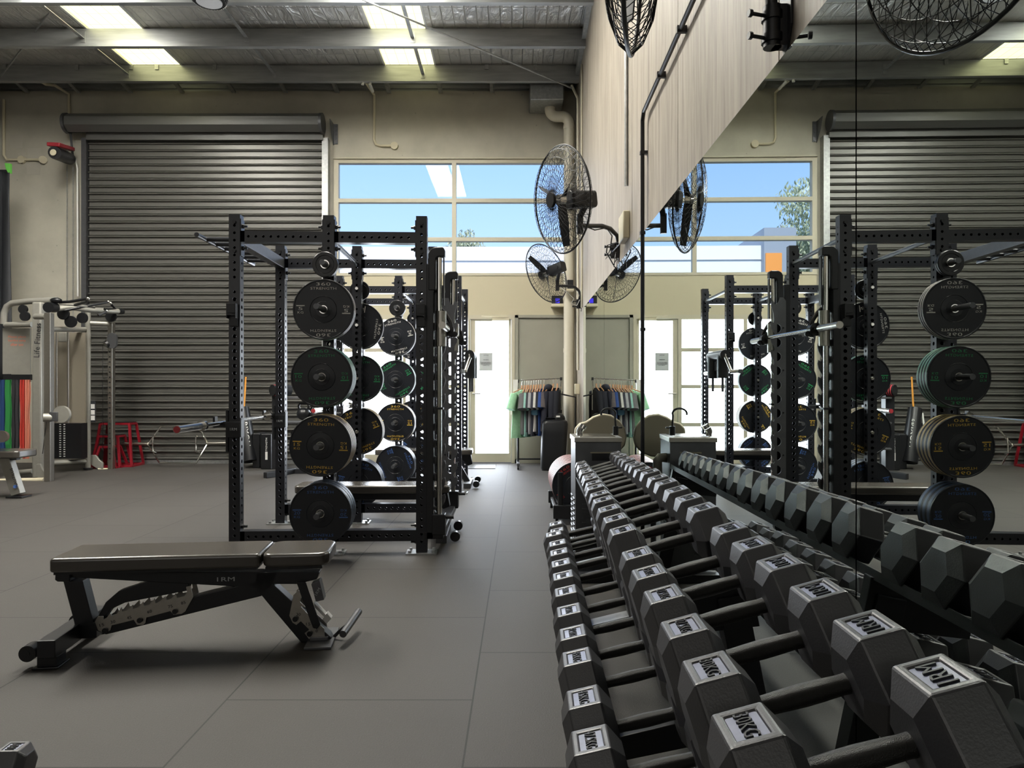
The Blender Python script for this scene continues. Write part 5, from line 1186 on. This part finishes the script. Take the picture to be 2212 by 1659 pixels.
# resistance bands
def band(u0, u1, v1, label, m, Y=8.9):
    t = thing('resistance_band', label, 'exercise band', P(u0, 823, Y), 'resistance bands on the cable machine')
    a, b = P(u0, 821, Y), P(u1, 821, Y); zb_ = P(u0, v1, Y).z; w_ = b.x - a.x; wv = random.uniform(-.01, .01)
    g = MB(); pts = []
    n_ = 12
    ring = [(0, a.z)] + [(0, a.z - (a.z - zb_) * k / n_) for k in range(1, n_)]
    for dy in (-.014, .014):
        vs_ = []
        for k in range(n_ + 1):
            z_ = a.z - (a.z - zb_) * k / n_; sx = wv * math.sin(k * .9)
            sh = .0 if k < n_ else .0
            for xx_, yy_ in ((a.x + sx, -.002), (b.x + sx, -.002), (b.x + sx, .002), (a.x + sx, .002)): vs_.append((xx_, Y + .07 * 0 + dy * (1 if k < n_ else .3) + yy_, z_))
        g.add(vs_, [(i * 4 + j, i * 4 + (j + 1) % 4, (i + 1) * 4 + (j + 1) % 4, (i + 1) * 4 + j) for i in range(n_) for j in range(4)] + [(0, 1, 2, 3), (n_ * 4 + 3, n_ * 4 + 2, n_ * 4 + 1, n_ * 4)])
    g.bx(a.x, b.x, Y - .018, Y + .018, a.z, a.z + .004); g.bx(a.x + wv * math.sin(10.8), b.x + wv * math.sin(10.8), Y - .008, Y + .008, zb_ - .004, zb_)
    g.build('loop', m, t, smooth=0); return t
M['band_blue'] = mat('band_blue', rgb(44, 72, 118), .6); M['band_green'] = mat('band_green', rgb(44, 128, 64), .6); M['band_black'] = mat('band_black', rgb(50, 50, 54), .6); M['band_red'] = mat('band_red', rgb(190, 60, 50), .55); M['band_salmon'] = mat('band_salmon', rgb(226, 140, 116), .55)
band(-6, 1, 985, 'narrow blue resistance band at the outer left end of its rail', 'band_blue'); band(3, 11, 985, 'wide blue resistance band left of the green one', 'band_blue', 8.94)
band(13, 23, 972, 'wide green resistance band hanging on the cable machine', 'band_green')
band(26, 33, 980, 'black resistance band right of the green one', 'band_black', 8.94); band(35, 41, 975, 'narrower black resistance band beside the red ones', 'band_black')
band(45, 48, 985, 'thin red resistance band at the left of the red group', 'band_red'); band(50, 54, 990, 'red resistance band in the middle of the red group', 'band_red', 8.93); band(56, 59, 990, 'salmon coloured resistance band beside the silver post', 'band_salmon'); band(61, 63.5, 990, 'outermost narrow salmon band touching the silver post', 'band_salmon', 8.93)
# bench with silver leg at the left edge
t_ = thing('leg_bench', 'bench with a silver slanted leg and black pad at the left edge', 'bench', P(40, 1074, 7.35))
MB().bar(P(13, 985, 7.35), P(40, 1068, 7.35), .10, .085, up=(0, 1, 0)).build('leg', 'machine_silver', t_, bevel=.006, smooth=0)
tg = MB(); put_text(tg, 'NAUTILUS', .20, .03, frame_mtx(P(30, 1032, 7.298), (-.29, 0, .95), (-.95, 0, -.29)), .001); tg.build('lettering', 'ink', t_, smooth=0)
MB().cyl(P(33, 1051, 7.30), P(33, 1051, 7.296), .018, 20).build('emblem', 'txt20', t_)
MB().bx(PX(23, 7.35), PX(58, 7.35), 7.27, 7.43, 0, .02).build('foot', 'black_plastic', t_, bevel=.004)
MB().prism(rrect(PX(-70, 7.3), PX(56, 7.3), 7.17, 7.5, .05), PZ(988, 7.3), PZ(972, 7.3), 'z').build('pad', 'vinyl', t_, bevel=.015, seg=3)
MB().cyl(P(0, 943, 7.15), P(6, 943, 7.45), .06, 20).build('roller_pad', 'vinyl', t_); MB().bar(P(-60, 990, 7.35), P(40, 990, 7.35), .06, .03).build('seat_frame', 'black_steel', t_, smooth=0)
MB().bar(P(-70, 990, 7.35), P(-90, 1070, 7.35), .06, .06, up=(0, 1, 0)).build('far_leg', 'machine_silver', t_, smooth=0)
# black drape on the left
t_ = thing('black_drape', 'tall black cover hanging left of the cable machine', 'curtain', P(5, 900, 9.9))
g = MB(); cols = 14; vs_ = []; fs_ = []
for i in range(cols + 1):
    q = i / cols; u_ = -120 + 144 * q; yy = 9.75 + .05 * math.sin(i * 1.7)
    for j in range(9):
        p_ = j / 8; vt = 352 + 22 * q; zt1 = PZ(vt, yy); xx_ = PX(u_ - (2 * p_), yy) if q > .9 else PX(u_, yy)
        vs_.append((xx_, yy + .03 * math.sin(i * 2.1 + j * .6), zt1 * (1 - p_) + 1.1 * p_))
for i in range(cols):
    for j in range(8): a = i * 9 + j; fs_.append((a, a + 1, a + 10, a + 9))
g.add(vs_, fs_); ob = g.build('cloth', 'curtain', t_, smooth=1.2); md = ob.modifiers.new('thickness', 'SOLIDIFY'); md.thickness = .012
MB().bx(PX(-130, 9.85), PX(20, 9.85), 9.86, 9.90, PZ(372, 9.85), PZ(366, 9.85)).build('rail', 'black_steel', t_, smooth=0)
t_ = thing('green_bracket', 'bright green clamp at the top of the black cover', 'clamp', P(20, 372, 9.7)); MB().prism([(P(u, v, 9.7).x, P(u, v, 9.7).z) for u, v in ((12, 353), (24, 354), (24, 375), (19, 374), (14, 364))], 9.68, 9.72).build('clamp', mat('green_plastic', rgb(96, 176, 72), .5), t_, bevel=.003)
# red plyo frames
def plyo(x0, x1, zt_, yb, label, yaw=0):
    t = thing('plyo_box', label, 'plyometric box', ((x0 + x1) / 2, yb, 0), 'nested red plyometric boxes'); w_ = .028; dpt = .32; ins = .07
    g = MB(); g2 = MB()
    B_ = [Vector((x0, yb, .014)), Vector((x1, yb, .014)), Vector((x1, yb + dpt, .014)), Vector((x0, yb + dpt, .014))]
    T_ = [Vector((x0 + ins, yb + ins, zt_)), Vector((x1 - ins, yb + ins, zt_)), Vector((x1 - ins, yb + dpt - ins, zt_)), Vector((x0 + ins, yb + dpt - ins, zt_))]
    for i in range(4):
        MB().bar(B_[i], T_[i], w_, w_, up=(0, 1, 0)).build('leg', 'red', t, smooth=0)
        g.bar(T_[i], T_[(i + 1) % 4], w_, w_); g2.bar(B_[i], B_[(i + 1) % 4], w_, w_)
    g.build('top_frame', 'red', t, smooth=0); g2.build('base_frame', 'red', t, smooth=0)
    MB().box((T_[0] + T_[2]) / 2 + Vector((0, 0, .012)), ((T_[1] - T_[0]).length, (T_[2] - T_[1]).length, .02)).build('top_board', 'black_plastic', t, smooth=0)
plyo(PX(198, 10.0), PX(283, 10.0), .60, 10.02, 'tallest red steel plyometric box outside the smaller ones')
plyo(PX(200, 10.0) + .02, PX(265, 10.0), .43, 9.93, 'middle red steel plyometric box nested in the tallest')
plyo(PX(203, 9.9), PX(252, 9.9), .29, 9.86, 'smallest red steel plyometric box at the front')
# hex trap bar leaning on the roller door
t_ = thing('hex_trap_bar', 'chrome hexagonal trap bar leaning against the roller door', 'trap bar', P(385, 1000, 10.2))
hx_ = [(320, 960), (347, 922), (356, 920), (418, 920), (438, 935), (448, 958), (424, 1000), (345, 1000)]
yq_ = lambda v: 10.02 + (1000 - v) / 80 * .30
MB().tube([P(u, v, yq_(v)) for u, v in hx_], .013, 10, closed=True).build('hex_frame', 'chrome', t_)
for (a, b) in (((262, 958), (320, 959)), ((448, 958), (520, 957))): MB().tube([P(a[0], a[1], yq_(960)), P(b[0], b[1], yq_(960))], .021, 14).build('sleeve', 'brushed', t_)
for u in (333, 426): 
    MB().tube([P(u, 941, yq_(941)), P(u - 3, 945, yq_(945) - .05), P(u - 3, 975, yq_(975) - .05), P(u + 4, 978, yq_(978))], .012, 8).build('handle', 'chrome', t_)
# items between racks and roller door
t_ = thing('storage_stand', 'black steel storage stand with arms beside the roller door', 'stand', P(640, 1000, 9.3))
MB().bx(PX(590, 9.3), PX(609, 9.3), 9.25, 9.37, .06, PZ(845, 9.3)).build('post', 'black_steel', t_, bevel=.005, smooth=0)
MB().bx(PX(690, 9.3), PX(700, 9.3), 9.27, 9.35, .06, PZ(845, 9.3)).build('post', 'black_steel', t_, bevel=.005, smooth=0)
for v in (857, 910, 965): MB().bx(PX(600, 9.3), PX(700, 9.3), 9.2, 9.45, PZ(v + 4, 9.3), PZ(v, 9.3)).build('shelf', 'gunmetal', t_, bevel=.003, smooth=0)
MB().prism([(PX(572, 8.9), 8.85), (PX(582, 8.9), 8.80), (PX(640, 9.3), 9.3), (PX(620, 9.3), 9.36)], 0, .07, 'z').build('foot', 'black_steel', t_, bevel=.005, smooth=0)
MB().bx(PX(610, 9.3), PX(700, 9.3), 9.27, 9.35, 0, .06).build('base', 'black_steel', t_, smooth=0)
t_ = thing('striped_roll', 'black roll with three red stripes on top of the storage stand', 'roll', P(600, 843, 9.3))
a_, b_ = P(588, 843, 9.2), P(625, 843, 9.4); MB().tube([a_, b_], .072, 22).build('roll', 'black_plastic', t_)
d_ = (b_ - a_).normalized()
for k in range(3): MB().tube([a_ + d_ * (.02 + .025 * k), a_ + d_ * (.03 + .025 * k)], .0735, 22).build('stripe', 'red_cap', t_)
def kettlebell(u, v, Y, r, label):
    c = P(u, v, Y); t = thing('kettlebell', label, 'kettlebell', c - Vector((0, 0, r)), 'kettlebells'); MB().ball(c, r, r, r * .94, 20, 12).build('bell', 'black_plastic', t)
    MB().tube([c + Vector((-r * .62, 0, r * .55)), c + Vector((-r * .75, 0, r * 1.15)), c + Vector((-r * .55, 0, r * 1.5)), c + Vector((r * .55, 0, r * 1.5)), c + Vector((r * .75, 0, r * 1.15)), c + Vector((r * .62, 0, r * .55))], r * .17, 10).build('handle', 'black_plastic', t)
kettlebell(656, 894, 9.3, .088, 'black kettlebell on the middle shelf of the storage stand'); kettlebell(682, 897, 9.32, .075, 'smaller black kettlebell right of the other on the middle shelf')
kettlebell(640, 950, 9.32, .08, 'black kettlebell on the bottom shelf of the storage stand')
def soft_box(u0, u1, v0, Y, label, txt=None):
    t = thing('soft_box', label, 'foam box', (PX((u0 + u1) / 2, Y), Y, 0), 'black foam boxes'); MB().bx(PX(u0, Y), PX(u1, Y), Y, Y + .28, 0, PZ(v0, Y)).build('block', 'black_plastic', t, bevel=.012, smooth=0)
    if txt:
        g = MB(); put_text(g, 'STRENGTH', .20, .024, frame_mtx((PX((u0 + u1) / 2 + 1, Y), Y - .001, PZ(962, Y)), (0, 0, 1), (-1, 0, 0)), .001); g.build('lettering', 'white', t, smooth=0)
        g = MB().bx(PX((u0 + u1) / 2 - 1.5, Y), PX((u0 + u1) / 2 + 3.5, Y), Y - .002, Y, PZ(993, Y), PZ(976, Y)); g.build('label_patch', 'white', t, smooth=0)
soft_box(545, 561, 936, 9.9, 'plain black foam box left of the lettered one'); soft_box(563, 586, 937, 9.75, 'black foam box with vertical white lettering', True)
t_ = thing('golf_bag', 'black golf bag with white lettering leaning by the roller door', 'bag', P(530, 1000, 9.9))
a_, b_ = P(540, 1002, 9.9), P(524, 880, 10.1); b_.z = PZ(882, 10.1); a_.z = .09
bag = MB().tube([a_, a_ * .7 + b_ * .3, b_ * .8 + a_ * .2, b_], [.10, .11, .095, .09], 18).build('body', 'black_plastic', t_)
tg = MB(); mid = a_ * .42 + b_ * .58; put_text(tg, 'SRIXON', .40, .07, frame_mtx(mid + Vector((.045, -.098, -.02)), (a_ - b_), (-1 * (a_ - b_).z * -1, 0, -(a_ - b_).x) if False else ((a_ - b_).z * -1, 0, (a_ - b_).x)), .001); tg.build('lettering', 'white', t_, smooth=0)
MB().tube([a_ + Vector((-.12, -.05, .15)), a_ * .6 + b_ * .4 + Vector((-.14, -.09, 0)), b_ + Vector((-.08, -.04, -.06))], .012, 6).build('strap', 'white', t_)
t_ = thing('orange_stick', 'thin orange stick standing up out of the golf bag', 'stick', P(527, 870, 10.1)); MB().tube([P(526, 905, 10.1), P(531, 814, 10.1)], .012, 8).build('stick', 'orange', t_)
